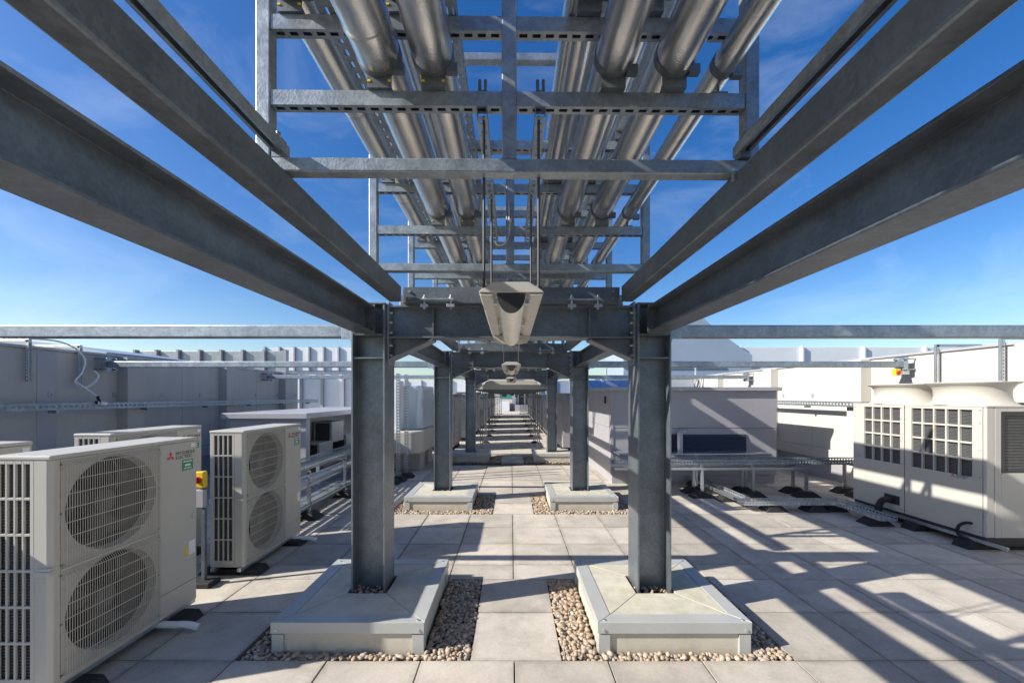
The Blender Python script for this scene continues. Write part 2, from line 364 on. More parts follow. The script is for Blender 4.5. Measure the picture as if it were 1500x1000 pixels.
def plinth(row, sx):
    y0 = PED[row]; y1 = y0+1.03; xa, xb = (0.575, 1.6); xs = sorted((sx*xa, sx*xb)); x0, x1 = xs; top = 0.20
    rowt = {1: 'under the first portal', 2: 'under the second portal', 3: 'under the third portal'}[row]
    t = thing('column_plinth', 'square capped plinth %s, %s' % (rowt, {-1: 'twin-fan unit side', 1: 'louvred unit side'}[sx]), 'plinth', ((x0+x1)/2, (y0+y1)/2, -0.04), 'column plinths')
    part(t, 'base_block', MB().box(x0+0.02, x1-0.02, y0+0.02, y1-0.02, -0.04, 0.125), 'plinth', 0.004)
    for cx in (x0, x1-0.09):
        for cy in (y0, y1-0.09): part(t, 'corner_cover', MB().box(cx+0.006, cx+0.084, cy+0.006, cy+0.084, -0.04, 0.118), 'cap', 0.002)
    w = 0.105
    outer = [(x0, y0), (x1, y0), (x1, y1), (x0, y1)]; inner = [(x0+w, y0+w), (x1-w, y0+w), (x1-w, y1-w), (x0+w, y1-w)]
    for k in range(4):
        a, b2 = outer[k], outer[(k+1) % 4]; c, d = inner[(k+1) % 4], inner[k]
        e = 0.0015
        mid = ((a[0]+b2[0]+c[0]+d[0])/4, (a[1]+b2[1]+c[1]+d[1])/4)
        q = [(p[0]+(mid[0]-p[0])*0.004, p[1]+(mid[1]-p[1])*0.004) for p in (a, b2, c, d)]
        mb = MB().prism(q, 2, top-0.075, top)
        o = part(t, 'capping', mb, 'cap', 0.003)
        # fixing screws near the corner
    sc = MB()
    for (px, py) in ((x0+0.05, y0+0.03), (x1-0.05, y0+0.03), (x0+0.05, y1-0.05), (x1-0.05, y1-0.05)): sc.cyl((px, py, top), (px, py, top+0.006), 0.009, 8)
    for px in (x0+0.04, x1-0.04): sc.cyl((px, y0-0.006, top-0.05), (px, y0, top-0.05), 0.009, 8)
    part(t, 'screws', sc, 'zinc')
    # sunken top in four mitred boards with a hole for the column
    cx0, cx1 = sorted((sx*0.955, sx*1.255)); cy0, cy1 = ROWS[row]-0.15, ROWS[row]+0.15
    hole = [(cx0, cy0), (cx1, cy0), (cx1, cy1), (cx0, cy1)]
    for k in range(4):
        a, b2 = inner[k], inner[(k+1) % 4]; c, d = hole[(k+1) % 4], hole[k]
        mid = ((a[0]+b2[0]+c[0]+d[0])/4, (a[1]+b2[1]+c[1]+d[1])/4)
        q = [(p[0]+(mid[0]-p[0])*0.012, p[1]+(mid[1]-p[1])*0.012) for p in (a, b2, c, d)]
        part(t, 'top_board', MB().prism(q, 2, top-0.03, top-0.004), 'lichen', 0.002)
    part(t, 'hole_floor', MB().box(cx0-0.01, cx1+0.01, cy0-0.01, cy1+0.01, 0.126, 0.135), 'dark')
    nn = 90 if row < 3 else 30
    pb = MB()
    rng = random.Random(row*7+sx)
    pbm = pebbles((cx0+0.01, cx1-0.01, cy0+0.01, cy1-0.01), None, nn, 0.013, 0.022, 1, row*5+sx)
    pbm.v = [(v[0], v[1], v[2]+0.185) for v in pbm.v]
    tag(part(t, 'hole_pebbles', pbm, 'pebble'), kind='stuff')
    b = [q for q in beds if q[0]*sx > -0.5 and (q[0]+q[1])*sx > 0 and abs(q[2]-y0) < 0.5][0]
    n, tri = {1: (2300, 2), 2: (1500, 1), 3: (700, 1)}[row]
    pbs = pebbles(b, (x0, x1, y0, y1), n, 0.015, 0.027, tri if row > 1 else 1, row*11+sx)
    o = pbs.obj('gravel_bed', 'pebble'); tag(o, 'rounded pebbles filling the bed around a plinth', 'gravel', kind='stuff')
    # galvanised column
    X = sx*1.105; Y = ROWS[row]; z0 = 0.136; z1 = 2.41
    t2 = thing('steel_column', 'galvanised H-section column standing on a plinth, ' + side_txt[sx], 'column', (X, Y, z0), 'portal columns ' + side_txt[sx])
    part(t2, 'shaft', MB().prism([(X-0.13, Y-0.125), (X-0.116, Y-0.125), (X-0.116, Y-0.005), (X+0.116, Y-0.005), (X+0.116, Y-0.125), (X+0.13, Y-0.125),
        (X+0.13, Y+0.125), (X+0.116, Y+0.125), (X+0.116, Y+0.005), (X-0.116, Y+0.005), (X-0.116, Y+0.125), (X-0.13, Y+0.125)], 2, z0, z1), 'galv_dark', 0.002)
    for zz in (1.99, 2.172): part(t2, 'stiffener', MB().box(X-0.114, X+0.114, Y-0.118, Y-0.007, zz, zz+0.01), 'galv_dark')
    part(t2, 'cap_plate', MB().box(X-0.135, X+0.135, Y-0.13, Y+0.13, z1, z1+0.012), 'galv_dark', 0.002)
    bo = MB()
    if row > 1:
        for zz in (0.9, 1.45):
            for dx in (-0.06, 0.06): bo.cyl((X+dx, Y-0.012, zz), (X+dx, Y-0.004, zz), 0.012, 8)
        part(t2, 'bolts', bo, 'galv_dark')
for rw in (1, 2, 3):
    for sx in (-1, 1): plinth(rw, sx)
# a row behind the viewpoint carries the structure there
for sx in (-1, 1):
    X = sx*1.105; Y = ROWS[0]
    t2 = thing('steel_column', 'galvanised H-section column standing on a plinth, ' + side_txt[sx], 'column', (X, Y, 0), 'portal columns ' + side_txt[sx])
    part(t2, 'shaft', MB().prism([(X-0.13, Y-0.125), (X-0.116, Y-0.125), (X-0.116, Y-0.005), (X+0.116, Y-0.005), (X+0.116, Y-0.125), (X+0.13, Y-0.125),
        (X+0.13, Y+0.125), (X+0.116, Y+0.125), (X+0.116, Y+0.005), (X-0.116, Y+0.005), (X-0.116, Y+0.125), (X-0.13, Y+0.125)], 2, 0, 2.41), 'galv_dark')

def portal(Y, first):
    g = 'portal beams across the walkway'
    t = thing('portal_beam', 'haunched steel cross beam spanning between two columns over the walkway', 'beam', (0, Y, 2.155), g)
    part(t, 'beam', ibeam(0, -0.963, 0.963, Y, 2.155, 2.412, 0.146), 'galv_dark', 0.0015)
    for sx in (-1, 1):
        a, b = 0.955, 0.615
        part(t, 'haunch_web', MB().prism([(sx*a, 2.0), (sx*b, 2.154), (sx*a, 2.154)] if sx > 0 else [(-a, 2.0), (-a, 2.154), (-b, 2.154)], 1, Y-0.005, Y+0.005), 'galv_dark')
        q = [(sx*a, 1.985), (sx*b, 2.140), (sx*b, 2.154), (sx*a, 1.999)]
        if sx < 0: q = q[::-1]
        part(t, 'haunch_flange', MB().prism(q, 1, Y-0.073, Y+0.073), 'galv_dark', 0.0015)
        part(t, 'end_plate', MB().box(sx*0.957, sx*0.974, Y-0.08, Y+0.08, 1.95, 2.44), 'galv', 0.002)
        part(t, 'web_stiffener', MB().box(sx*0.61, sx*0.62, Y-0.071, Y-0.006, 2.17, 2.397), 'galv_dark')
        part(t, 'web_stiffener', MB().box(sx*0.61, sx*0.62, Y+0.006, Y+0.071, 2.17, 2.397), 'galv_dark')
        bo = MB()
        for zz in (2.02, 2.1, 2.2, 2.28, 2.36):
            for dy in (-0.045, 0.045): bo.cyl((sx*0.957, Y+dy, zz), (sx*0.938, Y+dy, zz), 0.013, 6)
        part(t, 'bolts', bo, 'zinc')
    # upper cross beam sitting on the portal, between the box rails
    yb = Y-0.1
    t = thing('upper_cross_beam', 'short channel cross beam resting on a portal between the box rails', 'beam', (0, yb, 2.414), 'upper cross beams')
    part(t, 'channel', MB().prism([(yb-0.04, 2.414), (yb+0.04, 2.414), (yb+0.04, 2.424), (yb-0.028, 2.424), (yb-0.028, 2.526), (yb+0.04, 2.526), (yb+0.04, 2.536), (yb-0.04, 2.536)], 0, -0.832, 0.832), 'galv_dark', 0.0015)
    bo = MB()
    for X in (-0.78, 0.78):
        for zz in (2.45, 2.5): bo.cyl((X, yb-0.052, zz), (X, yb-0.04, zz), 0.012, 6)
    part(t, 'bolts', bo, 'galv')
    for X in (-0.56, 0.56):
        mb = MB().box(X-0.13, X+0.13, yb-0.085, yb-0.045, 2.428, 2.438)
        for dx in (-0.1, 0.1):
            mb.cyl((X+dx, yb-0.065, 2.36), (X+dx, yb-0.065, 2.47), 0.008, 8); mb.cyl((X+dx, yb-0.065, 2.438), (X+dx, yb-0.065, 2.452), 0.017, 6)
            mb.box(X+dx-0.03, X+dx+0.03, yb-0.085, yb-0.045, 2.375, 2.397)
        part(t, 'girder_clamp', mb, 'zinc', 0.002)
for i, Y in enumerate(ROWS): portal(Y, i == 1)

# longitudinal I-beams and box rails, bay by bay
bays = [(-3.2, -0.24), (0.04, 3.055), (3.335, 6.34), (6.62, 10.71)]
for (a, b) in bays:
    for sx in (-1, 1):
        X = sx*1.127
        t = thing('longitudinal_beam', 'rolled steel I-beam running along the walkway between columns, ' + side_txt[sx].replace(' of the walkway', ''), 'beam', (X, (a+b)/2, 2.187), 'longitudinal beams ' + side_txt[sx])
        part(t, 'beam', ibeam(1, a+0.014, b-0.014, X, 2.187, 2.39, 0.155, 0.012), 'galv_dark', 0.0015)
        for yy in (a, b-0.012):
            part(t, 'end_plate', MB().box(X-0.085, X+0.085, yy, yy+0.012, 2.18, 2.40), 'galv_dark')
        bo = MB()
        for zz in (2.23, 2.34):
            for dx in (-0.05, 0.05): bo.cyl((X+dx, b-0.03, zz), (X+dx, b-0.012, zz), 0.016, 6)
        part(t, 'bolts', bo, 'galv_dark')
        X = sx*0.88
        t = thing('box_rail', 'galvanised box-section rail carrying the pipe frames, ' + side_txt[sx].replace(' of the walkway', ''), 'rail', (X, (a+b)/2, 2.414), 'box rails ' + side_txt[sx])
        part(t, 'rail', MB().box(X-0.045, X+0.045, a-0.05, b-0.03, 2.414, 2.535), 'galv_dark', 0.01)
# strut channel lying along the top of each rail in the first bay
for sx in (-1, 1):
    X = sx*0.872; z0 = 2.612
    mb = MB(); mb.box(X-0.021, X-0.018, -3, 1.53, z0, z0+0.041); mb.box(X+0.018, X+0.021, -3, 1.53, z0, z0+0.041); mb.box(X-0.018, X+0.018, -3, 1.53, z0+0.038, z0+0.041)
    mb.box(X-0.018, X-0.009, -3, 1.53, z0, z0+0.003); mb.box(X+0.009, X+0.018, -3, 1.53, z0, z0+0.003)
    t = thing('strut_channel', 'open strut channel laid above the box rail %s' % side_txt[sx].replace(' of the walkway', ''), 'channel', (X, 0, z0))
    part(t, 'channel', mb, 'galv')
    for yy in (0.38, 1.5): part(t, 'packer', MB().box(X-0.02, X+0.02, yy-0.02, yy+0.02, 2.589, z0-0.001), 'galv_dark')
    part(t, 'bolt', MB().cyl((X, 1.49, z0+0.041), (X, 1.49, z0+0.075), 0.008, 8).box(X-0.02, X+0.02, 1.47, 1.51, z0+0.041, z0+0.047), 'galv_dark')

# ------------------------------------------------------------------ pipe frames
FR = [-1.3, 0.38, 1.515, 2.695, 3.70, 4.86, 6.0, 7.0, 8.6, 10.3]
def make_frame():
    t = thing('pipe_frame', 'welded frame of posts and slotted channels carrying the insulated pipes', 'frame', (0, 0, 2.535), 'pipe frames over the walkway')
    o = Vector((0, 0, 2.535))
    def P(name, mb, m, bev=0): return mb.obj(name, m, t, bev, off=o)
    P('bottom_tube', MB().box(-0.965, 0.95, -0.027, 0.027, 2.536, 2.588), 'galv', 0.005)
    for sx in (-1, 1):
        P('side_post', MB().box(sx*0.917-0.026, sx*0.917+0.026, -0.026, 0.024, 2.589, 3.95), 'galv', 0.004)
        mb = MB().box(sx*0.88-0.05, sx*0.88+0.05, -0.05, -0.03, 2.50, 2.535).cyl((sx*0.86, -0.045, 2.44), (sx*0.86, -0.045, 2.535), 0.009, 8)
        P('rail_clamp', mb, 'galv', 0.002)
    P('centre_post', MB().box(-0.028, 0.028, -0.024, 0.022, 2.589, 3.9), 'galv', 0.004)
    for z0 in (2.786, 3.068, 3.36):
        mb = MB()
        mb.box(-0.889, -0.0285, -0.022, -0.0195, z0, z0+0.055); mb.box(-0.889, -0.0285, 0.0175, 0.02, z0, z0+0.055); mb.box(-0.889, -0.0285, -0.0195, 0.0175, z0+0.0525, z0+0.055)
        mb.box(0.0285, 0.889, -0.022, -0.0195, z0, z0+0.055); mb.box(0.0285, 0.889, 0.0175, 0.02, z0, z0+0.055); mb.box(0.0285, 0.889, -0.0195, 0.0175, z0+0.0525, z0+0.055)
        mb.perf('x', -0.889, -0.0285, -0.0195, 0.0175, z0, z0+0.0025, 0.0485, 0.031, 0.42)
        mb.perf('x', 0.0285, 0.889, -0.0195, 0.0175, z0, z0+0.0025, 0.0485, 0.031, 0.42)
        P('slotted_channel', mb, 'galv')
    P('top_tube', MB().box(-0.965, 0.965, -0.027, 0.027, 3.951, 4.0), 'galv', 0.004)
    return t
fr0 = make_frame()
for i, Y in enumerate(FR):
    o = fr0 if i == 0 else dup(fr0, (0, 0, 0))
    o.location = (-0.008, Y, 2.535); o.rotation_euler = (0, 0, R(0.6))

# ------------------------------------------------------------------ insulated pipes
def pipe(X, zc, r, y0, y1, lab, path=None, lvl=2.841, stalk=False):
    t = thing('insulated_pipe', lab, 'pipe', (X, y0, zc), 'insulated pipes')
    pts = path or [(X, y0, zc), (X, y1, zc)]
    part(t, 'cladding', MB().tube(pts, r, 28), 'alu')
    for Y in FR:
        if not (y0 < Y < y1): continue
        yb = Y-0.045
        ring = MB()
        n = 28
        for (ya, yc) in ((yb-0.014, yb+0.014),):
            ring.cyl((X, ya, zc), (X, yc, zc), r+0.003, n)
        # lug at the side and stand-off down to the channel
        a = -0.65 if X < 0 else -0.65
        lx = X+(r+0.012)*math.cos(a); lz = zc+(r+0.012)*math.sin(a)
        ring.add([(lx+px, yb+py, lz+pz) for px in (-0.02, 0.02) for py in (-0.012, 0.012) for pz in (-0.016, 0.016)],
                 [(0,1,3,2),(4,6,7,5),(0,4,5,1),(2,3,7,6),(0,2,6,4),(1,5,7,3)])
        o = part(t, 'clamp', ring, 'galv_dark')
        br = MB()
        zb = lvl
        if stalk: br.cyl((X, Y, zb), (X, Y, zc-r+0.01), 0.006, 8); br.box(X-0.03, X+0.03, Y-0.015, Y+0.015, zb, zb+0.006)
        else:
            h = zc-r-zb
            br.box(X-0.045, X+0.045, Y-0.04, Y-0.036, zb+0.001, zb+h+0.018); br.box(X-0.045, X+0.045, Y-0.036, Y+0.02, zb+0.001, zb+0.006)
            br.box(X-0.03, X+0.03, Y-0.036, Y+0.015, zb+h-0.012, zb+h+0.006)
        bo = part(t, 'bracket', br, 'galv_dark')
        if not stalk and X < 0: [part(t, 'bracket_pad', MB().box(X+dx-0.006, X+dx+0.006, Y-0.043, Y-0.034, zb+0.022, zb+0.029), 'yellow') for dx in (-0.038, 0.038)]
    y = y0+0.4
    while y < min(y1, 9) and not path:
        part(t, 'seam', MB().cyl((X, y, zc), (X, y+0.012, zc), r+0.0015, 28), 'alu'); y += 0.94
L1, L2, L3 = 2.842, 3.124, 3.416
pipe(-0.489, 2.962, 0.080, 1.30, 13, 'silver clad pipe on the low shelf that bends at an elbow', path=[(-0.489, 13, 2.962), (-0.489, 1.36, 2.962), (-0.491, 1.28, 2.963), (-0.5, 1.15, 2.97), (-0.52, 1.0, 2.985), (-0.57, 0.75, 3.02), (-0.68, 0.3, 3.09)])
ob = bpy.data.objects['insulated_pipe']
for (q0, q1, rr_) in (((-0.49, 1.335, 2.962), (-0.49, 1.322, 2.962), 0.084), ((-0.502, 1.13, 2.971), (-0.503, 1.115, 2.972), 0.084)):
    part(ob, 'elbow_band', MB().cyl(q0, q1, rr_, 28), 'alu')
pipe(-0.289, 2.958, 0.076, -3, 13, 'silver clad pipe on the low shelf beside the elbowed pipe')
pipe(0.379, 2.950, 0.070, -3, 13, 'silver clad pipe on the low shelf, second from the thin pipe')
pipe(0.605, 2.953, 0.073, -3, 13, 'silver clad pipe on the low shelf next to the thin pipe')
pipe(0.786, 2.925, 0.0455, -3, 13, 'thin silver clad pipe held on stalks at the edge of the low shelf', stalk=True)
pipe(-0.822, 3.234, 0.070, -3, 13, 'silver clad pipe at the outer edge of the second shelf', lvl=L2)
pipe(-0.42, 3.23, 0.066, -3, 13, 'silver clad pipe on the second shelf above the elbowed pipe', lvl=L2)
pipe(0.291, 3.227, 0.062, -3, 13, 'silver clad pipe on the second shelf next to the slim tray edge', lvl=L2)
pipe(0.52, 3.23, 0.060, -3, 13, 'silver clad pipe in the middle of the second shelf', lvl=L2)
pipe(0.72, 3.23, 0.062, -3, 13, 'silver clad pipe on the second shelf above the thin pipe', lvl=L2)
for (X, rr_) in ((-0.8, 0.06), (-0.55, 0.07), (-0.35, 0.06), (0.3, 0.06), (0.74, 0.065)):
    pipe(X, L3+rr_+0.035, rr_, -3, 13, 'silver clad pipe on the third shelf, %s' % {-0.8: 'outermost, twin-fan side', -0.55: 'second from the twin-fan side edge', -0.35: 'inner, twin-fan side', 0.3: 'inner, louvred unit side', 0.5: 'middle, louvred unit side', 0.74: 'outermost, louvred unit side'}[X], lvl=L3)
for (xa, xb, nm) in ((0.42, 0.89, 'louvred unit'), (-0.89, -0.3, 'twin-fan unit')):
    t = thing('cable_tray', 'wide cable tray on the top of the pipe frames on the %s side' % nm, 'cable tray', ((xa+xb)/2, 4, 3.66))
    mb = MB().box(xa, xb, -3, 11, 3.66, 3.663).box(xa, xa+0.003, -3, 11, 3.663, 3.74).box(xb-0.003, xb, -3, 11, 3.663, 3.74); part(t, 'tray', mb, 'galv')
# perforated cable trays on the second shelf
for (xa, xb, lab) in ((-0.715, -0.60, 'perforated cable tray on the second shelf beside the outer pipe'), (-0.25, -0.205, 'narrow perforated cable tray on the second shelf near the centre post')):
    t = thing('cable_tray', lab, 'cable tray', ((xa+xb)/2, 4, 3.126))
    mb = MB(); w = xb-xa
    if w > 0.1:
        mb.perf('y', -3, 11, xa, xa+w/2, 3.126, 3.128, 0.06, 0.03, 0.3); mb.perf('y', -3, 11, xa+w/2, xb, 3.126, 3.128, 0.06, 0.03, 0.3)
    else: mb.perf('y', -3, 11, xa, xa+w/2, 3.126, 3.128, 0.06, 0.03, 0.35); mb.perf('y', -3, 11, xa+w/2, xb, 3.126, 3.128, 0.06, 0.03, 0.35)
    mb.perfv('y', -3, 11, 3.128, 3.18, xa, xa+0.002, 0.05, 0.026, 0.3); mb.perfv('y', -3, 11, 3.128, 3.18, xb-0.002, xb, 0.05, 0.026, 0.3)
    part(t, 'tray', mb, 'galv')
single('conduit', MB().cyl((0.222, -3, 3.14), (0.222, 11, 3.14), 0.011, 10).cyl((0.238, -3, 3.137), (0.238, 11, 3.137), 0.008, 8), 'zinc', 'pair of slim conduits beside the second shelf pipe', 'conduit', loc=(0.222, 4, 3.126))

# ------------------------------------------------------------------ hanging lights
def make_light():
    t = thing('hanging_light', 'x', 'light', (0, 0, 2.02))
    o = Vector((0, 0, 2.02)); Ln = 1.0
    def P(name, mb, m, bev=0, par=None): return mb.obj(name, m, par or t, bev, off=o)
    tz = 2.09
    P('housing', MB().prism([(-0.123, tz), (0.123, tz), (0.118, tz+0.008), (0.066, tz+0.04), (-0.066, tz+0.04), (-0.118, tz+0.008)], 1, 0.0, Ln), 'lampbody', 0.002)
    for sx in (-1, 1): P('reflector_lip', MB().prism([(sx*0.122, tz-0.001), (sx*0.062, tz-0.001), (sx*0.075, tz-0.012), (sx*0.115, tz-0.012)][::sx], 1, 0.004, Ln-0.004), 'lampbody', 0.002)
    P('far_end_plate', MB().prism([(-0.118, tz-0.013), (-0.1, tz-0.055), (-0.06, tz-0.066), (0.06, tz-0.066), (0.1, tz-0.055), (0.118, tz-0.013)], 1, Ln-0.012, Ln-0.004), 'lampbody', 0.002)
    n = 14; pr = [(0.052*math.cos(math.pi+math.pi*k/n), 2.088+0.072*math.sin(math.pi+math.pi*k/n)) for k in range(n+1)]
    d = MB(); m2 = len(pr)
    vs = [(p[0], 0.016, p[1]) for p in pr]+[(p[0], Ln-0.02, p[1]) for p in pr]
    d.add(vs, [[i, m2+i, m2+i+1, i+1] for i in range(m2-1)], True)
    P('diffuser', d, 'diff')
    cap = MB().prism([(p[0]*1.04, 2.088+(p[1]-2.088)*1.02) for p in pr], 1, 0.002, 0.016); P('end_cap', cap, 'black')
    cap = MB().prism([(p[0]*1.04, 2.088+(p[1]-2.088)*1.02) for p in pr], 1, Ln-0.02, Ln-0.004); P('end_cap', cap, 'diff')
    for sx in (-1, 1):
        c = MB()
        for yy in (0.03, 0.5, 0.95): c.box(sx*0.054, sx*0.068, yy, yy+0.03, 2.055, 2.075)
        P('clips', c, 'zinc')
        for yy, zt in ((0.03, 2.772), (0.62, 2.772)):
            P('hanger_rod', MB().cyl((sx*0.105, yy, 2.1), (sx*0.105, yy, zt), 0.0055, 8).cyl((sx*0.105, yy, 2.108), (sx*0.105, yy, 2.122), 0.013, 6), 'fan')
    return t
lt = make_light(); lt.location = (0.0, 1.5, 2.02)
names = ['beige weatherproof batten light on rods in front of the first portal', 'beige weatherproof batten light on rods between the first and second portals', 'beige weatherproof batten light on rods beyond the second portal']
for i, Y in enumerate((1.5, 5.0, 8.9)):
    o = lt if i == 0 else dup(lt, (0, Y, 2.02))
    o['label'] = names[i]
for (a, b, w) in ((1.515, 2.695, 'first'), (4.86, 6.0, 'second'), (8.6, 10.3, 'third')):
    for sx in (-1, 1):
        X = sx*0.11
        mb = MB().perf('y', a-0.02, b+0.02, X-0.02, X+0.02, 2.745, 2.748, 0.05, 0.024, 0.45).box(X-0.02, X-0.0175, a-0.02, b+0.02, 2.748, 2.785).box(X+0.0175, X+0.02, a-0.02, b+0.02, 2.748, 2.785)
        t = thing('slotted_strut', 'slotted strut hung above the %s light, %s' % (w, side_txt[sx].replace(' of the walkway', '')), 'strut', (X, a, 2.745))
        part(t, 'strut', mb, 'galv'); 
        part(t, 'end_bolt', MB().box(X-0.018, X+0.018, a-0.018, a+0.018, 2.842, 2.85).cyl((X-0.01, a, 2.842), (X-0.01, a, 2.90), 0.006, 8).cyl((X+0.012, a, 2.842), (X+0.012, a, 2.90), 0.006, 8), 'galv_dark')
single('flexible_cable', MB().tube([(-0.02, 2.66, 3.0), (-0.012, 2.66, 2.85), (-0.02, 2.655, 2.76), (-0.05, 2.65, 2.71), (-0.09, 2.64, 2.70), (-0.11, 2.62, 2.72)], 0.006, 8), 'cable', 'short grey flexible cable looping from a centre post to a strut', 'cable')

# ------------------------------------------------------------------ cross tubes to the side walls
WL, WR = -6.7, 6.5
def cross_tube(Y, sx, n):
    xa = sx*1.245; xb = (WL+0.16) if sx < 0 else (WR-0.16)
    x0, x1 = sorted((xa, xb))
    t = thing('cross_tube', 'galvanised box tube from the %s portal to the %s wall' % (n, 'grey' if sx < 0 else 'cream'), 'tube', ((x0+x1)/2, Y, 2.16), 'cross tubes')
    part(t, 'tube', MB().box(x0+0.02, x1, Y-0.05, Y+0.05, 2.165, 2.262), 'galv', 0.008)
    part(t, 'column_bracket', MB().box(xa, xa+sx*0.018, Y-0.075, Y+0.075, 2.13, 2.30).box(xa+sx*0.018, xa+sx*0.09, Y-0.066, Y-0.053, 2.15, 2.28), 'galv', 0.002)
    w = MB().box(xb, xb+sx*0.012, Y-0.11, Y+0.11, 2.10, 2.33)
    for dy in (-0.08, 0.08):
        for zz in (2.13, 2.30): w.cyl((xb-sx*0.05, Y+dy, zz), (xb+sx*0.17, Y+dy, zz), 0.012, 8); w.cyl((xb-sx*0.02, Y+dy, zz), (xb, Y+dy, zz), 0.024, 6)
    part(t, 'wall_bracket', w, 'galv')
for Y, n in ((ROWS[1], 'first'), (ROWS[2], 'second'), (10.75, 'third')):
    for sx in (-1, 1): cross_tube(Y, sx, n)

# ------------------------------------------------------------------ side walls
def wall(X, sx, y0, y1, pil, m, lab, step):
    xo = X+sx*0.25; t = thing('parapet_wall', lab, 'wall', (X, (y0+y1)/2, -0.05))
    zt = 2.36
    # panels between the pilasters
    ys = [y0]+[p for p in pil]+[y1]
    for i in range(len(ys)-1):
        a = ys[i]+(0.31 if i > 0 else 0); b = ys[i+1]
        nsub = max(1, round((b-a)/1.1)); d = (b-a)/nsub
        for k in range(nsub):
            lo, hi = sorted((X, xo)); part(t, 'panel', MB().box(lo, hi, a+k*d+0.003, a+(k+1)*d-0.003, 0.62, zt), m, 0.004)
    for p in pil:
        lo, hi = sorted((X-sx*0.18, xo)); part(t, 'pilaster', MB().box(lo, hi, p, p+0.305, -0.05, zt-0.002), m, 0.006)
    lo, hi = sorted((X+sx*0.02, xo)); part(t, 'base_course', MB().box(lo, hi, y0, y1, -0.05, 0.40), 'encl')
    lo, hi = sorted((X-sx*0.05, xo)); part(t, 'ledge', MB().box(lo, hi, y0, y1, 0.40, 0.615), m, 0.01)
    lo, hi = sorted((X-sx*0.03, xo+sx*0.04)); part(t, 'coping', MB().box(lo, hi, y0, y1, zt+0.001, zt+0.04), 'coping', 0.006)
    fx = MB()
    y = y0+0.5
    while y < y1: 
        fx.cyl((X, y, 1.72), (X-sx*0.012, y, 1.72), 0.05, 14); fx.cyl((X-sx*0.012, y, 1.72), (X-sx*0.02, y, 1.72), 0.018, 10); y += 0.93
    part(t, 'fixing_discs', fx, 'coping' if sx > 0 else 'encl')
    return t
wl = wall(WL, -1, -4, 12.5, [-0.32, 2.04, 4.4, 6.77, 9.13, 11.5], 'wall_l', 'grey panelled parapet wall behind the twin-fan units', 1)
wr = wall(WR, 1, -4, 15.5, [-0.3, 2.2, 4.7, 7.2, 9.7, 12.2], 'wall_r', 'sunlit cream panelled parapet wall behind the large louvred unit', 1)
o = part(wl, 'cover_plate', MB().box(WL, WL+0.007, 5.62, 5.86, 0.63, 2.35), 'encl', 0.003)
def wall_tray(X, sx, y0, y1, lab):
    t = thing('cable_tray', lab, 'cable tray', (X, (y0+y1)/2, 1.50))
    mb = MB(); xf = X-sx*0.30
    lo, hi = sorted((X-sx*0.182, xf))
    mb.box(lo, hi, y0, y1, 1.5, 1.502)
    a, b = sorted((xf, xf+sx*0.002)); mb.perfv('y', y0, y1, 1.502, 1.60, a, b, 0.075, 0.035, 0.34)
    part(t, 'tray', mb, 'galv')
    y = y0+0.6
    while y < y1: part(t, 'bracket', MB().box(lo, hi, y, y+0.04, 1.458, 1.498), 'galv'); y += 1.4
wall_tray(WL, -1, -2, 13.2, 'long perforated cable tray fixed along the grey wall')
wall_tray(WR, 1, -2, 15.2, 'long perforated cable tray fixed along the cream wall')
def goalpost(X, sx, Y, lab):
    t = thing('strut_bracket', lab, 'bracket', (X, Y, 1.85), 'strut brackets on wall tops')
    x1 = X-sx*0.05
    mb = MB(); a, b = sorted((x1-sx*0.041, x1))
    mb.perfv('y', Y-0.0, Y+0.041, 1.9, 2.44, a, a+0.0025, 0.041, 0.0, 0.1); mb.box(a, b, Y+0.0385, Y+0.041, 1.9, 2.44); mb.box(a, b, Y, Y+0.0025, 1.9, 1.93)
    zz = 1.93
    while zz < 2.44: mb.box(a, b, Y, Y+0.0025, zz+0.02, zz+0.045); mb.box(a, a+0.012, Y, Y+0.0025, zz, zz+0.02); mb.box(b-0.012, b, Y, Y+0.0025, zz, zz+0.02); zz += 0.045
    part(t, 'upright', mb, 'zinc')
    c, d = sorted((x1-sx*0.041, X+sx*0.6)); part(t, 'arm', MB().box(c, d, Y, Y+0.041, 2.442, 2.483), 'zinc', 0.002)
goalpost(WL, -1, 5.45, 'slotted strut bracket on the grey wall beside the flat cover plate')
goalpost(WL, -1, 6.1, 'slotted strut bracket on the grey wall with white cable looped on it')
goalpost(WR, 1, 6.0, 'slotted strut bracket on the cream wall nearer the cross tube plate')
goalpost(WR, 1, 5.2, 'slotted strut bracket on the cream wall above the large unit cowl')
xw = WL+0.1
single('looped_cable', MB().tube([(xw-0.3, 5.5, 2.5), (xw, 5.75, 2.5), (xw+0.03, 6.0, 2.42), (xw+0.05, 6.12, 2.25), (xw+0.04, 6.08, 2.05), (xw+0.03, 6.0, 1.92), (xw+0.05, 6.1, 1.83), (xw+0.06, 6.25, 1.92), (xw+0.05, 6.32, 2.02), (xw+0.05, 6.25, 2.1)], 0.012, 8).tube([(xw+0.03, 6.0, 1.92), (xw+0.12, 6.12, 1.78), (xw+0.22, 6.18, 1.66)], 0.012, 8), 'white', 'white cable looping down the grey wall to a small camera', 'cable')
t = thing('security_camera', 'small white camera on the wall tray of the grey wall', 'camera', (xw+0.22, 6.2, 1.55))
part(t, 'body', MB().cyl((xw+0.2, 6.15, 1.60), (xw+0.22, 6.27, 1.575), 0.032, 14), 'white'); part(t, 'lens', MB().cyl((xw+0.2, 6.15, 1.60), (xw+0.198, 6.135, 1.603), 0.025, 14), 'black')
part(t, 'mount', MB().cyl((xw+0.22, 6.18, 1.58), (xw+0.2, 6.16, 1.70), 0.02, 10), 'rubber')

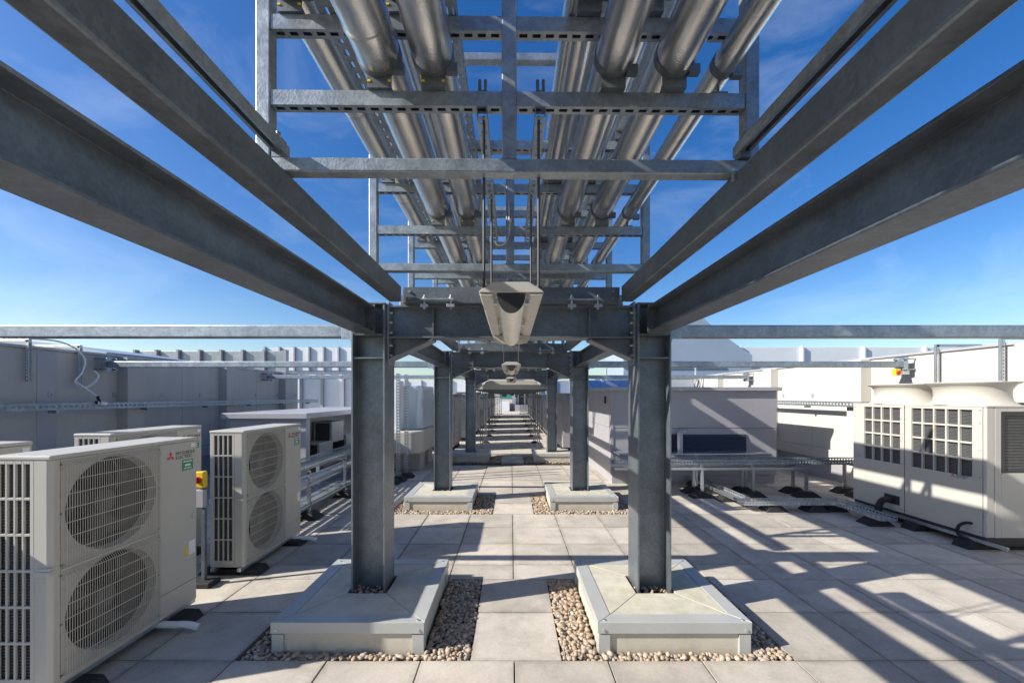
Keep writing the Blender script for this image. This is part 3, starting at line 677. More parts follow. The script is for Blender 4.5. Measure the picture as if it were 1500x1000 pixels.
# ------------------------------------------------------------------ twin-fan condensing units
def logo(par, off, s, rot):
    # three red rhombi round a centre, in local y-z plane or x-z plane via matrix rot; returns mesh part
    mb = MB()
    for th in (90, 210, 330):
        a = R(th); pts = [(0, 0), (s*math.cos(a-R(30)), s*math.sin(a-R(30))), (s*1.732*math.cos(a), s*1.732*math.sin(a)), (s*math.cos(a+R(30)), s*math.sin(a+R(30)))]
        vs = [rot @ Vector((p[0]*0.97, p[1]*0.97, 0.0)) + Vector(off) for p in pts]+[rot @ Vector((p[0]*0.97, p[1]*0.97, 0.0012)) + Vector(off) for p in pts]
        mb.add(vs, [(0,1,2,3)[::-1], (4,5,6,7), (0,1,5,4), (1,2,6,5), (2,3,7,6), (3,0,4,7)])
    return mb.obj('emblem', 'red', par)
def letters(par, body, size, off, rot, m='black'):
    me = text_mesh(body, size, 'lettering'); me.transform(Matrix.Translation(off) @ rot.to_4x4()); me.materials.clear(); me.materials.append(M[m])
    o = bpy.data.objects.new('lettering', me); C.objects.link(o); o.parent = par; return o
FACE_X = Matrix(((0, 0, 1), (1, 0, 0), (0, 1, 0)))        # text x -> +y, text y -> +z, normal -> +x
FACE_NX = Matrix(((0, 0, -1), (-1, 0, 0), (0, 1, 0)))     # text x -> -y, normal -> -x
def make_ac():
    t = thing('condensing_unit', 'x', 'air conditioner', (0, 0, 0.165), 'twin-fan condensing units')
    D, Wd, H = 0.305, 0.97, 1.236
    def P(name, mb, m, bev=0, par=None): return mb.obj(name, m, par or t, bev)
    # casing shell: back, far side, floor, lid, corner post
    body = MB().box(-D, -D+0.01, 0.02, Wd-0.012, 0.03, H-0.03).box(-D, -0.012, Wd-0.012, Wd, 0.0, H-0.025)
    P('casing', body, 'beige', 0.003)
    P('lid', MB().box(-D-0.004, 0.006, -0.004, Wd+0.004, H-0.024, H), 'beige', 0.006)
    P('base_tray', MB().box(-D, -0.012, 0.002, Wd-0.013, 0.0, 0.028), 'beige', 0.003)
    # side panel (towards -y) with slot openings
    sp = MB(); y0, y1 = 0.0, 0.012
    xs = [-D, -D+0.036]; cols = []
    x = -D+0.036
    for k in range(4): cols.append((x, x+0.033)); x += 0.0435
    zr = [0.06+i*0.19 for i in range(7)]
    sp.box(-D, cols[0][0], y0, y1, 0.028, H-0.024); sp.box(cols[3][1], -0.085, y0, y1, 0.028, H-0.024)
    for k in range(3): sp.box(cols[k][1], cols[k+1][0], y0, y1, 0.028, H-0.024)
    for k in range(4):
        sp.box(cols[k][0], cols[k][1], y0, y1, 0.028, zr[0]); sp.box(cols[k][0], cols[k][1], y0, y1, zr[6]-0.008, H-0.024)
        for i in range(1, 6): sp.box(cols[k][0], cols[k][1], y0, y1, zr[i]-0.008, zr[i]+0.006)
    P('side_panel', sp, 'beige', 0.0018)
    P('corner_post', MB().prism([(-0.084, 0.0), (-0.016, 0.0), (0.0, 0.016), (0.0, 0.05), (-0.012, 0.05), (-0.012, 0.02), (-0.084, 0.012)], 2, 0.0, H-0.025), 'beige', 0.003)
    P('coil', MB().box(-D+0.012, -0.1, 0.03, 0.05, 0.03, H-0.03), 'fins')
    lou = MB(); z = 0.05
    while z < H-0.05: lou.box(-D+0.03, -0.11, 0.018, 0.030, z, z+0.006); z += 0.0165
    P('coil_fins', lou, 'fins')
    hd = MB().box(-0.075, 0.004, -0.012, 0.03, 0.60, 0.628).box(-0.07, 0.002, -0.008, 0.025, 0.628, 0.645)
    P('handle', hd, 'beige', 0.004)
    P('handle', MB().box(-D-0.004, -D+0.03, -0.012, 0.02, 0.58, 0.62), 'beige', 0.004)
    # front: two fan plates with round mouths, service panel
    F0, F1 = 0.05, 0.645; cy = 0.347; rr = 0.276
    for (z0, z1, cz) in ((0.03, 0.612, 0.325), (0.624, H-0.026, 0.912)):
        n = 48; mb = MB(); ring = []; sq = []
        for i in range(n):
            a = 2*math.pi*i/n+math.pi/4; c, s = math.cos(a), math.sin(a); ring.append((cy+rr*c, cz+rr*s))
            k = 1/max(abs(c), abs(s)); u, v = c*k, s*k
            yy = cy+(u*(F1-cy) if u > 0 else u*(cy-F0)); zz = cz+(v*(z1-cz) if v > 0 else v*(cz-z0)); sq.append((yy, zz))
        vs = [(0, p[0], p[1]) for p in sq]+[(0, p[0], p[1]) for p in ring]+[(-0.05, cy+(p[0]-cy)*0.96, cz+(p[1]-cz)*0.96) for p in ring]
        mb.add(vs, [[i, (i+1) % n, n+(i+1) % n, n+i] for i in range(n)]); mb.add(vs, [[n+i, n+(i+1) % n, 2*n+(i+1) % n, 2*n+i] for i in range(n)], True)
        P('fan_plate', mb, 'beige')
        P('fan_well', MB().cyl((-0.26, cy, cz), (-0.05, cy, cz), rr*0.96, 32, caps=False).box(-0.27, -0.262, cy-rr, cy+rr, cz-rr, cz+rr), 'dark')
        fb = MB().cyl((-0.16, cy, cz), (-0.06, cy, cz), 0.065, 20)
        for b in range(3):
            a0 = R(120*b+20); pts = []
            for j in range(7):
                r_ = 0.06+(rr*0.92-0.06)*j/6; sw = 0.5*j/6
                pts.append((r_, a0+sw-0.15-0.25*j/6, -0.13)); pts.append((r_, a0+sw+0.35+0.2*j/6, -0.07))
            vs = [(p[2], cy+p[0]*math.cos(p[1]), cz+p[0]*math.sin(p[1])) for p in pts]
            fb.add(vs, [[2*j, 2*j+2, 2*j+3, 2*j+1] for j in range(6)], True)
        P('fan', fb, 'fan')
        gd = MB(); ga, gb, gz0, gz1 = F0+0.012, F1-0.006, z0+0.006, z1-0.008; gx = 0.022
        nv = 44
        for i in range(nv+1):
            y = ga+(gb-ga)*i/nv; gd.box(gx-0.0012, gx+0.0012, y-0.0012, y+0.0012, gz0, gz1-0.03)
            gd.add([(gx-0.0012, y-0.0012, gz1-0.03), (gx+0.0012, y-0.0012, gz1-0.03), (gx+0.0012, y+0.0012, gz1-0.03), (gx-0.0012, y+0.0012, gz1-0.03),
                    (0.0, y-0.0012, gz1), (0.003, y-0.0012, gz1), (0.003, y+0.0012, gz1), (0.0, y+0.0012, gz1)], [(0,1,5,4),(1,2,6,5),(2,3,7,6),(3,0,4,7)])
        for i in range(8):
            z = gz0+0.004+(gz1-0.035-gz0)*i/7; gd.box(gx-0.004, gx-0.0013, ga-0.008, gb+0.004, z-0.0022, z+0.0022)
        for y in (ga-0.006, gb+0.002): gd.box(0.0, gx, y-0.002, y+0.002, gz0, gz0+0.006); gd.box(0.0, gx, y-0.002, y+0.002, gz1-0.05, gz1-0.044)
        gdo = P('fan_guard', gd, 'beige_d')
        sc = MB()
        for y in (ga-0.012, gb+0.008):
            for z in (gz0+0.01, (gz0+gz1)/2, gz1-0.02): sc.cyl((0.0, y, z), (0.004, y, z), 0.006, 8)
        P('screws', sc, 'galv_dark', par=gdo)['kind'] = 'stuff'
    P('mid_bar', MB().box(-0.01, 0.012, F0, F1, 0.612, 0.624), 'beige', 0.003)
    svc = P('service_panel', MB().box(-0.012, 0.004, F1+0.002, Wd-0.001, 0.165, H-0.026), 'beige', 0.004)
    P('lower_service_panel', MB().box(-0.012, 0.003, F1+0.002, Wd-0.001, 0.0, 0.162), 'beige', 0.004)
    P('bottom_rail', MB().box(-0.012, 0.0, 0.05, F1, 0.0, 0.029), 'beige', 0.002)
    x = 0.0045
    logo(svc, (x, 0.735, 1.118), 0.0215, FACE_X)
    letters(svc, 'MITSUBISHI\nELECTRIC', 0.034, (x, 0.778, 1.122), FACE_X)
    P('green_label', MB().box(0.0042, 0.0052, 0.835, 0.935, 1.0, 1.078), 'green')
    P('label_print', MB().box(0.0052, 0.0056, 0.845, 0.925, 1.06, 1.068).box(0.0052, 0.0056, 0.86, 0.91, 1.03, 1.045).box(0.0052, 0.0056, 0.85, 0.92, 1.012, 1.018), 'white')
    P('rating_label', MB().box(0.0042, 0.005, 0.895, 0.955, 0.36, 0.46), 'white'); P('warning_label', MB().box(0.0042, 0.005, 0.86, 0.885, 0.36, 0.43), 'yellow')
    P('corner_label', MB().box(0.0042, 0.005, 0.915, 0.955, 1.165, 1.195), 'white')
    P('panel_handle', MB().box(0.004, 0.012, 0.925, 0.955, 0.62, 0.665), 'beige', 0.003)
    # strut rail and rubber feet under the unit
    for yy in (0.1, 0.80):
        P('rubber_foot', MB().prism([(-0.44, -0.0848), (0.13, -0.0848), (0.09, -0.034), (-0.405, -0.034)], 1, yy-0.07, yy+0.09), 'rubber', 0.008)
    for xx in (-0.27, -0.03): P('support_rail', MB().box(xx-0.018, xx+0.018, -0.02, 0.98, -0.033, -0.001), 'zinc', 0.002)
    return t
ac = make_ac()
ac_spots = [((-2.52, 2.175, 0.0885), 'beige twin-fan condensing unit standing foremost beside the plinth, showing its full fan guards'),
            ((-2.52, 3.75, 0.0885), 'beige twin-fan condensing unit between the yellow isolator and the low tray posts'),
            ((-3.48, 1.88, 0.0885), 'beige twin-fan unit in the row nearer the grey wall, behind the foremost unit'),
            ((-3.48, 3.46, 0.0885), 'beige twin-fan unit in the row nearer the grey wall, with only its lid showing')]
for i, (p, lab) in enumerate(ac_spots):
    o = ac if i == 0 else dup(ac, p)
    o.location = p; o['label'] = lab; o.scale = (1.04, 1.04, 1.04)
for k, yy in enumerate((2.87, 4.62)):
    single('drain_pipe', MB().tube([(-2.6, yy, 0.055), (-2.42, yy, 0.055), (-2.34, yy+0.01, 0.05), (-2.27, yy+0.02, 0.027)], 0.024, 12), 'white', 'short white condensate drain stub under the %s twin-fan unit' % ('foremost' if k == 0 else 'further walkway-side'), 'drain pipe')
# isolator between the two units
t = thing('isolator_switch', 'yellow isolator with red rotary knob between the twin-fan units', 'switch', (-2.76, 3.56, 0.0))
x_, y_ = -2.765, 3.57
part(t, 'post', MB().box(x_-0.015, x_+0.015, y_, y_+0.03, 0.05, 1.03), 'galv_dark'); part(t, 'box', MB().box(x_-0.045, x_+0.045, y_-0.055, y_-0.001, 0.89, 1.03), 'yellow', 0.006)
part(t, 'knob', MB().cyl((x_, y_-0.055, 0.96), (x_, y_-0.07, 0.96), 0.03, 16).box(x_-0.007, x_+0.007, y_-0.085, y_-0.069, 0.935, 0.985), 'red', 0.002)
part(t, 'grey_box', MB().box(x_-0.045, x_+0.04, y_-0.045, y_-0.001, 0.71, 0.87), 'coping', 0.006)
part(t, 'foot', MB().box(x_-0.1, x_+0.1, y_-0.06, y_+0.09, 0.0, 0.05), 'rubber', 0.01)

# ------------------------------------------------------------------ large top-discharge unit
def make_vrf():
    X0v, X1v, Ya, Yb, z0, z1 = 5.18, 5.90, 4.34, 6.03, 0.125, 1.575
    t = thing('heat_pump_unit', 'large cream outdoor unit with gridded louvre openings and two round top cowls', 'air conditioner', (X0v, (Ya+Yb)/2, 0.0))
    def P(n, mb, m, bev=0): return part(t, n, mb, m, bev)
    P('casing', MB().box(X0v+0.035, X1v, Ya+0.035, Yb, z0+0.03, z1-0.01), 'dark')
    # louvred face towards the walkway, split in two doors
    def door(y0, y1, ncol, ya, yb):
        mb = MB(); x0, x1 = X0v, X0v+0.03; zg0, zg1 = 0.80, 1.545
        mb.box(x0, x1, y0, y1, z0+0.03, zg0-0.008); mb.box(x0, x1, y0, y1, zg1, z1)
        mb.box(x0, x1, y0, ya-0.008, zg0-0.008, zg1); mb.box(x0, x1, yb+0.008, y1, zg0-0.008, zg1)
        w = (yb-ya)/ncol
        for k in range(ncol+1): 
            if 0 < k < ncol: mb.box(x0, x1, ya+k*w-0.009, ya+k*w+0.009, zg0-0.008, zg1)
            elif k == 0: mb.box(x0, x1, ya-0.008, ya+0.003, zg0-0.008, zg1)
            else: mb.box(x0, x1, yb-0.003, yb+0.008, zg0-0.008, zg1)
        h = (zg1-zg0)/4
        for k in range(5):
            if 0 < k < 4:
                for c in range(ncol): mb.box(x0+0.001, x1, ya+c*w+0.009, ya+(c+1)*w-0.009, zg0+k*h-0.011, zg0+k*h+0.011)
        P('louvred_door', mb, 'beige', 0.003)
        fm = MB(); z = zg0
        while z < zg1: fm.box(x1+0.001, x1+0.006, ya, yb, z, z+0.008); z += 0.0165
        P('coil_fins', fm, 'fins')
    door(Ya+0.04, Ya+0.90, 5, Ya+0.135, Ya+0.82); door(Ya+0.915, Yb, 4, Ya+0.965, Ya+1.51)
    P('corner_post', MB().box(X0v, X0v+0.09, Ya, Ya+0.036, z0+0.03, z1), 'beige', 0.01)
    P('end_panel', MB().box(X0v+0.092, X0v+0.16, Ya, Ya+0.03, z0+0.03, z1).box(X0v+0.16, X1v, Ya, Ya+0.03, z0+0.03, 0.86).box(X0v+0.16, X1v, Ya, Ya+0.03, 1.53, z1), 'beige', 0.003)
    P('coil_frame', MB().box(X0v+0.161, X0v+0.2, Ya+0.004, Ya+0.03, 0.861, 1.529).box(X0v+0.2, X1v, Ya+0.004, Ya+0.03, 1.49, 1.529).box(X0v+0.2, X1v, Ya+0.004, Ya+0.03, 0.861, 0.885), 'black')
    fm = MB(); z = 0.89
    while z < 1.49: fm.box(X0v+0.2, X1v, Ya+0.02, Ya+0.034, z, z+0.008); z += 0.0165
    P('end_coil', fm, 'fins')
    P('top_deck', MB().box(X0v-0.005, X1v, Ya-0.005, Yb+0.005, z1, z1+0.02), 'beige', 0.006)
    P('base_frame', MB().box(X0v+0.01, X1v, Ya+0.01, Yb-0.01, 0.06, z0+0.028), 'black', 0.004)
    for k, (cyy, rad) in enumerate(((Ya+0.46, 0.38), (Yb-0.42, 0.38))):
        cx = (X0v+X1v)/2; n = 40; prof = [(rad-0.0, z1+0.02), (rad-0.055, z1+0.07), (rad-0.065, z1+0.13), (rad-0.06, z1+0.2), (rad-0.03, z1+0.255), (rad+0.01, z1+0.275), (rad+0.02, z1+0.29), (rad-0.01, z1+0.292), (rad-0.09, z1+0.25), (rad-0.09, z1+0.05)]
        mb = MB(); vs = []
        for (r_, z) in prof:
            for i in range(n): a = 2*math.pi*i/n; vs.append((cx+r_*math.cos(a), cyy+r_*math.sin(a), z))
        m = len(prof); mb.add(vs, [[j*n+i, j*n+(i+1) % n, (j+1)*n+(i+1) % n, (j+1)*n+i] for j in range(m-1) for i in range(n)], True)
        P('fan_cowl', mb, 'beige')
    logo_o = logo(t, (X0v-0.0005-t.location.x, Ya+0.33-t.location.y, 0.772-t.location.z), 0.016, FACE_NX)
    letters(t, 'MITSUBISHI\nELECTRIC', 0.025, (X0v-0.0005-t.location.x, Ya+0.298-t.location.y, 0.775-t.location.z), FACE_NX)
    P('side_label', MB().box(X0v-0.001, X0v, Yb-0.14, Yb-0.07, 0.80, 0.84), 'panelb')
    sc = MB()
    for yy in (Ya+0.06, Ya+0.9, Ya+0.95, Yb-0.03):
        for zz in (0.2, 0.45, 0.8, 1.1, 1.4, 1.54): sc.cyl((X0v-0.003, yy, zz), (X0v, yy, zz), 0.006, 8)
    P('screws', sc, 'galv_dark')
    for yy in (Ya+0.15, Ya+0.75, Yb-0.2): P('rubber_foot', MB().prism([(X0v-0.13, 0.0), (X1v+0.1, 0.0), (X1v+0.05, 0.085), (X0v-0.08, 0.085)], 1, yy-0.09, yy+0.09), 'rubber', 0.01)
    P('support_rail', MB().box(X0v-0.03, X0v+0.0, Ya-0.2, Yb+0.1, 0.087, 0.122), 'zinc', 0.002)
    P('refrigerant_pipe', MB().tube([(X0v+0.03, Yb-0.62, 0.30), (X0v-0.05, Yb-0.62, 0.30), (X0v-0.12, Yb-0.6, 0.28), (X0v-0.15, Yb-0.58, 0.2), (X0v-0.15, Yb-0.57, 0.08)], 0.04, 12), 'rubber')
    P('drain_hose', MB().tube([(X0v+0.02, Ya+0.14, 0.27), (X0v-0.05, Ya+0.16, 0.27), (X0v-0.08, Ya+0.2, 0.22), (X0v-0.06, Ya+0.22, 0.12), (X0v-0.02, Ya+0.1, 0.08)], 0.016, 10), 'rubber')
    P('pipe_opening', MB().box(X0v-0.002, X0v, Yb-0.72, Yb-0.5, 0.24, 0.36), 'black')
make_vrf()
t = thing('isolator_switch', 'small yellow and red isolator under the cross tube plate on the cream wall', 'switch', (6.2, 6.45, 2.02))
part(t, 'body', MB().box(6.16, 6.24, 6.38, 6.44, 2.03, 2.14), 'yellow', 0.004); part(t, 'knob', MB().cyl((6.2, 6.38, 2.075), (6.2, 6.36, 2.075), 0.03, 12), 'red'); part(t, 'arm', MB().box(6.18, 6.44, 6.44, 6.47, 2.05, 2.12), 'zinc')

# ------------------------------------------------------------------ trays on rubber feet
def foot(mb, x, y, w=0.36, d=0.2, h=0.1):
    v = [(x-w/2, y-d/2, 0), (x+w/2, y-d/2, 0), (x+w/2, y+d/2, 0), (x-w/2, y+d/2, 0), (x-w*.2, y-d*.32, h), (x+w*.2, y-d*.32, h), (x+w*.2, y+d*.32, h), (x-w*.2, y+d*.32, h)]
    mb.add(v, [(0,3,2,1),(4,5,6,7),(0,1,5,4),(1,2,6,5),(2,3,7,6),(3,0,4,7)])
def tray_geo(mb, axis, a, b, c0, c1, z, hgt=0.055):
    nst = 3; w = (c1-c0)/nst
    for i in range(nst): mb.perf(axis, a, b, c0+i*w, c0+(i+1)*w, z, z+0.002, 0.07, 0.035, 0.35)
    mb.perfv(axis, a, b, z+0.002, z+hgt, c0, c0+0.002, 0.05, 0.028, 0.35); mb.perfv(axis, a, b, z+0.002, z+hgt, c1-0.002, c1, 0.05, 0.028, 0.35)
t = thing('raised_cable_tray', 'raised perforated tray on slotted legs running to the cream unit', 'cable tray', (4.1, 6.85, 0))
mb = MB(); tray_geo(mb, 'x', 1.75, 6.2, 6.72, 7.02, 0.545, 0.08); part(t, 'tray', mb, 'galv')
part(t, 'edge_rail', MB().box(1.75, 5.0, 6.70, 6.74, 0.455, 0.497).box(1.75, 5.0, 7.02, 7.06, 0.455, 0.497), 'zinc', 0.003)
for X in (2.3, 3.22, 4.08, 4.98, 5.89):
    part(t, 'leg', MB().box(X-0.02, X+0.02, 6.70, 6.74, 0.09, 0.454 if X < 5 else 0.54), 'zinc', 0.002); part(t, 'leg', MB().box(X-0.02, X+0.02, 7.02, 7.06, 0.09, 0.454 if X < 5 else 0.54), 'zinc', 0.002)
    part(t, 'cross_arm', MB().box(X-0.02, X+0.02, 6.745, 7.015, 0.498, 0.538), 'zinc')
    f = MB(); foot(f, X, 6.72, 0.42, 0.22, 0.1); part(t, 'rubber_foot', f, 'rubber', 0.01)
    f = MB(); foot(f, X, 7.04, 0.42, 0.22, 0.1); part(t, 'rubber_foot', f, 'rubber', 0.01)
t = thing('low_cable_tray', 'low perforated tray turning two corners across the pavers to the cream unit', 'cable tray', (4.2, 6, 0))
mb = MB(); tray_geo(mb, 'y', 6.05, 9.0, 3.42, 3.64, 0.10); part(t, 'tray', mb, 'zinc')
mb = MB(); tray_geo(mb, 'x', 3.42, 4.95, 5.83, 6.045, 0.10); part(t, 'tray', mb, 'zinc')
mb = MB(); tray_geo(mb, 'y', 5.1, 5.825, 4.73, 4.95, 0.10); part(t, 'tray', mb, 'zinc')
for (x, y) in ((3.52, 6.5), (3.9, 5.93), (4.5, 5.93), (4.8, 5.95), (4.84, 5.3), (3.53, 7.6)):
    f = MB(); foot(f, x, y, 0.34, 0.24, 0.097); part(t, 'rubber_foot', f, 'rubber', 0.01)
single('flat_duct', MB().prism([(1.95, 7.2), (4.72, 7.2), (4.55, 7.62), (1.95, 7.62)], 2, 0.63, 0.665), 'silver', 'flat silver sheet duct in front of the grey enclosure louvre', 'duct', bevel=0.01)
dl = bpy.data.objects['flat_duct']
for X in (2.4, 3.4, 4.3): MB().box(X-0.02, X+0.02, 7.3, 7.34, 0.0, 0.628).obj('leg', 'zinc', dl, off=dl.location)

# left-hand tray stack behind the further unit
t = thing('stacked_cable_trays', 'two-tier perforated trays with silver pipe on slotted posts beyond the twin-fan units', 'cable tray', (-2.95, 7, 0))
mb = MB(); tray_geo(mb, 'y', 4.75, 11, -3.2, -2.88, 0.66, 0.09); part(t, 'upper_tray', mb, 'galv')
mb = MB(); tray_geo(mb, 'y', 4.75, 11, -3.3, -2.80, 0.16, 0.06); part(t, 'lower_tray', mb, 'galv')
part(t, 'silver_pipe', MB().tube([(-3.02, 4.8, 0.44), (-3.02, 5.6, 0.44), (-3.0, 11, 0.46)], 0.085, 20), 'silver')
for Y in (5.55, 6.75, 7.95, 9.2, 10.4):
    for X in (-3.28, -2.82):
        mb = MB().box(X-0.02, X+0.02, Y-0.02, Y-0.0175, 0.08, 0.64).box(X-0.02, X+0.02, Y+0.0175, Y+0.02, 0.08, 0.64)
        z = 0.1
        while z < 0.62: mb.box(X-0.02, X+0.02, Y-0.0175, Y+0.0175, z, z+0.025); z += 0.05
        part(t, 'post', mb, 'zinc')
        f = MB(); foot(f, X, Y, 0.34, 0.26, 0.1); part(t, 'rubber_foot', f, 'rubber', 0.01)
    part(t, 'cross_arm', MB().box(-3.3, -2.80, Y-0.02, Y+0.02, 0.62, 0.658), 'zinc')
# vertical strut risers beyond the trays
for i, (X, Y) in enumerate(((-2.32, 7.75), (-2.27, 8.0), (-2.2, 8.35))):
    t = thing('strut_riser', 'tall slotted strut riser on a rubber foot beside the cream rounded unit', 'strut', (X, Y, 0), 'tall strut risers')
    mb = MB().box(X-0.035, X-0.03, Y-0.02, Y+0.02, 0.06, 2.15).box(X+0.03, X+0.035, Y-0.02, Y+0.02, 0.06, 2.15); z = 0.08
    while z < 2.13: mb.box(X-0.03, X+0.03, Y-0.002, Y+0.002, z, z+0.035); z += 0.06
    part(t, 'strut', mb, 'zinc'); f = MB(); foot(f, X, Y, 0.34, 0.26, 0.1); part(t, 'rubber_foot', f, 'rubber', 0.01)

# ------------------------------------------------------------------ enclosures
t = thing('plant_enclosure', 'long grey clad enclosure with a dark louvre and overhanging coping', 'enclosure', (3.5, 9, 0))
ex0, ex1, ey0, ey1 = 1.93, 5.15, 7.72, 10.4
part(t, 'base', MB().box(ex0+0.03, ex1-0.03, ey0+0.03, ey1, -0.04, 0.17), 'encl')
part(t, 'upper_cladding', MB().box(ex0, ex1, ey0, ey1, 1.085, 1.80), 'encl', 0.004); part(t, 'lower_cladding', MB().box(ex0+0.004, ex1-0.004, ey0+0.006, ey1, 0.171, 1.08), 'encl', 0.004)
part(t, 'coping', MB().box(ex0-0.06, ex1+0.06, ey0-0.07, ey1+0.06, 1.801, 1.875), 'coping', 0.006)
part(t, 'louvre_frame', MB().box(3.0, 4.55, ey0-0.012, ey0+0.004, 0.62, 0.96), 'navy')
lv = MB(); z = 0.635
while z < 0.94:
    lv.add([(3.02, ey0-0.014, z), (4.53, ey0-0.014, z), (4.53, ey0-0.03, z+0.006), (3.02, ey0-0.03, z+0.006), (3.02, ey0-0.014, z+0.03), (4.53, ey0-0.014, z+0.03)], [(0,1,2,3),(3,2,5,4)]); z += 0.034
part(t, 'louvre_blades', lv, 'navy')
part(t, 'soil_pipe', MB().tube([(3.2, 7.55, 0.66), (3.2, 7.55, 0.92), (3.22, 7.58, 1.0), (3.3, 7.62, 1.03), (3.3, 7.8, 1.03)], 0.05, 14), 'coping')
part(t, 'corner_trim', MB().box(ex0-0.008, ex0+0.05, ey0-0.008, ey0+0.05, 0.172, 1.80), 'encl', 0.004)
part(t, 'door_handle', MB().box(ex0-0.03, ex0, 8.1, 8.16, 1.55, 1.7), 'black')
t = thing('plant_enclosure', 'low grey enclosure with a flat overhanging roof behind the twin-fan units', 'enclosure', (-4.6, 8.5, 0))
part(t, 'front_wall', MB().box(-5.0, -3.64, 7.06, 7.12, 0, 1.30), 'encl', 0.004); part(t, 'back_wall', MB().box(-5.0, -4.9, 7.12, 11, 0, 1.30), 'encl')
part(t, 'corner_post', MB().box(-3.72, -3.64, 7.122, 7.2, 0, 1.30), 'coping'); part(t, 'far_wall', MB().box(-4.9, -3.7, 10.9, 11, 0, 1.30), 'encl')
part(t, 'roof', MB().box(-5.1, -3.58, 6.98, 11.1, 1.301, 1.40), 'coping', 0.008)
part(t, 'inner_wall', MB().box(-4.35, -4.3, 7.122, 10.9, 0, 1.298), 'encl')
part(t, 'vent_elbow', MB().tube([(-4.3, 7.7, 0.95), (-4.15, 7.7, 0.95), (-4.08, 7.7, 1.0), (-4.06, 7.7, 1.08), (-4.06, 7.7, 1.18)], 0.07, 16), 'coping')
for (ya, za, zb) in ((8.0, 0.35, 0.75), (8.55, 0.7, 1.15), (9.3, 0.35, 0.8)):
    part(t, 'inner_cabinet', MB().box(-4.25, -3.85, ya, ya+0.6, za, zb), 'coping', 0.01); part(t, 'cabinet_grille', MB().box(-4.2, -3.9, ya-0.012, ya-0.001, za+0.03, zb-0.03), 'black')
part(t, 'cabinet_shelf', MB().box(-4.29, -3.75, 7.9, 10.2, 0.28, 0.33), 'encl')

# cream rounded unit beyond the risers
t = thing('rounded_unit', 'cream round-cornered outdoor unit with red emblem beyond the tall struts', 'air conditioner', (-2.4, 9.6, 0))
def rrect(x0, x1, y0, y1, r, n=6):
    pts = []
    for (cx, cy, a0) in ((x1-r, y0+r, -90), (x1-r, y1-r, 0), (x0+r, y1-r, 90), (x0+r, y0+r, 180)):
        for k in range(n+1): a = R(a0+90*k/n); pts.append((cx+r*math.cos(a), cy+r*math.sin(a)))
    return pts
part(t, 'skirt', MB().prism(rrect(-3.3, -1.98, 8.75, 10.9, 0.3), 2, 0.42, 0.92), 'beige', 0.03)
part(t, 'upper_body', MB().prism(rrect(-3.1, -2.08, 9.3, 10.8, 0.15), 2, 0.921, 1.95), 'skyw', 0.02)
part(t, 'back_cabinet', MB().box(-3.2, -2.5, 8.95, 9.29, 0.921, 2.05), 'panelw', 0.02)
part(t, 'plinth_block', MB().box(-2.75, -2.1, 9.2, 9.7, 0.0, 0.419), 'wall_l', 0.01); part(t, 'plinth_block', MB().box(-2.75, -2.1, 10.1, 10.6, 0.0, 0.419), 'wall_l', 0.01)
logo(t, (-1.9795+2.4, 9.6-9.6, 0.68), 0.03, FACE_X)

# ------------------------------------------------------------------ far walkway: posts, low rack, cabinets, distant building
post_y = [12.5, 14.5, 16.9, 19.4, 22.6, 26.5, 31, 37]
for Y in post_y:
    for sx in (-1, 1):
        X = sx*(0.93 if sx < 0 else 0.85)
        t = thing('rack_post', 'slim twin-strut post of the far rack, ' + side_txt[sx].replace(' of the walkway', ''), 'post', (X, Y, 0), 'far rack posts ' + side_txt[sx])
        mb = MB().box(X-0.045, X-0.015, Y-0.02, Y+0.02, 0.05, 1.861).box(X+0.02, X+0.045, Y-0.02, Y+0.02, 0.05, 1.861).box(X-0.015, X+0.02, Y-0.015, Y+0.015, 0.5, 0.56).box(X-0.015, X+0.02, Y-0.015, Y+0.015, 1.2, 1.26)
        part(t, 'upright', mb, 'galv_dark', 0.004); f = MB(); foot(f, X, Y, 0.3, 0.24, 0.06); part(t, 'rubber_foot', f, 'rubber')
t = thing('far_pipe_rack', 'low dark rack of pipes and beams roofing the far walkway', 'pipe rack', (0, 20, 1.86))
for Y in post_y: part(t, 'cross_beam', MB().box(-1.2, 1.2, Y-0.03, Y+0.03, 1.862, 1.92), 'galv_dark')
for k in range(10): part(t, 'pipe', MB().cyl((-1.2+k*0.267, 11.4, 2.02), (-1.2+k*0.267, 41, 2.02), 0.1, 14), 'alu')
for X in (-0.99, 0.91):
    for zz in (1.62,): part(t, 'side_rail', MB().box(X-0.02, X+0.02, 12.4, 40, zz, zz+0.06), 'galv_dark')
for k, Y in enumerate(post_y[::2]): part(t, 'drop_box', MB().box(-0.75+0.35*(k % 4), -0.55+0.35*(k % 4), Y+0.3, Y+0.5, 1.62+0.05*(k % 3), 1.9), 'galv_dark')
part(t, 'hood', MB().prism([(-0.62, 2.13), (-0.93, 1.89), (0.93, 1.89), (0.62, 2.13)], 1, 11.1, 11.13), 'lampbody')
cab = [(-2.6, -1.75, 12.2, 13.9, 1.75), (-2.7, -1.6, 14.9, 16.6, 1.75), (-2.4, -1.5, 17.5, 19.6, 1.85), (-2.3, -1.45, 20.6, 23.5, 1.8), (-2.3, -1.45, 24.8, 28, 1.85), (-2.3, -1.45, 30, 35, 1.8), (1.55, 2.6, 12.0, 14.4, 1.75), (1.5, 2.5, 15.5, 19, 1.6), (1.5, 2.6, 20, 25, 1.75), (1.4, 2.5, 26, 34, 1.8)]
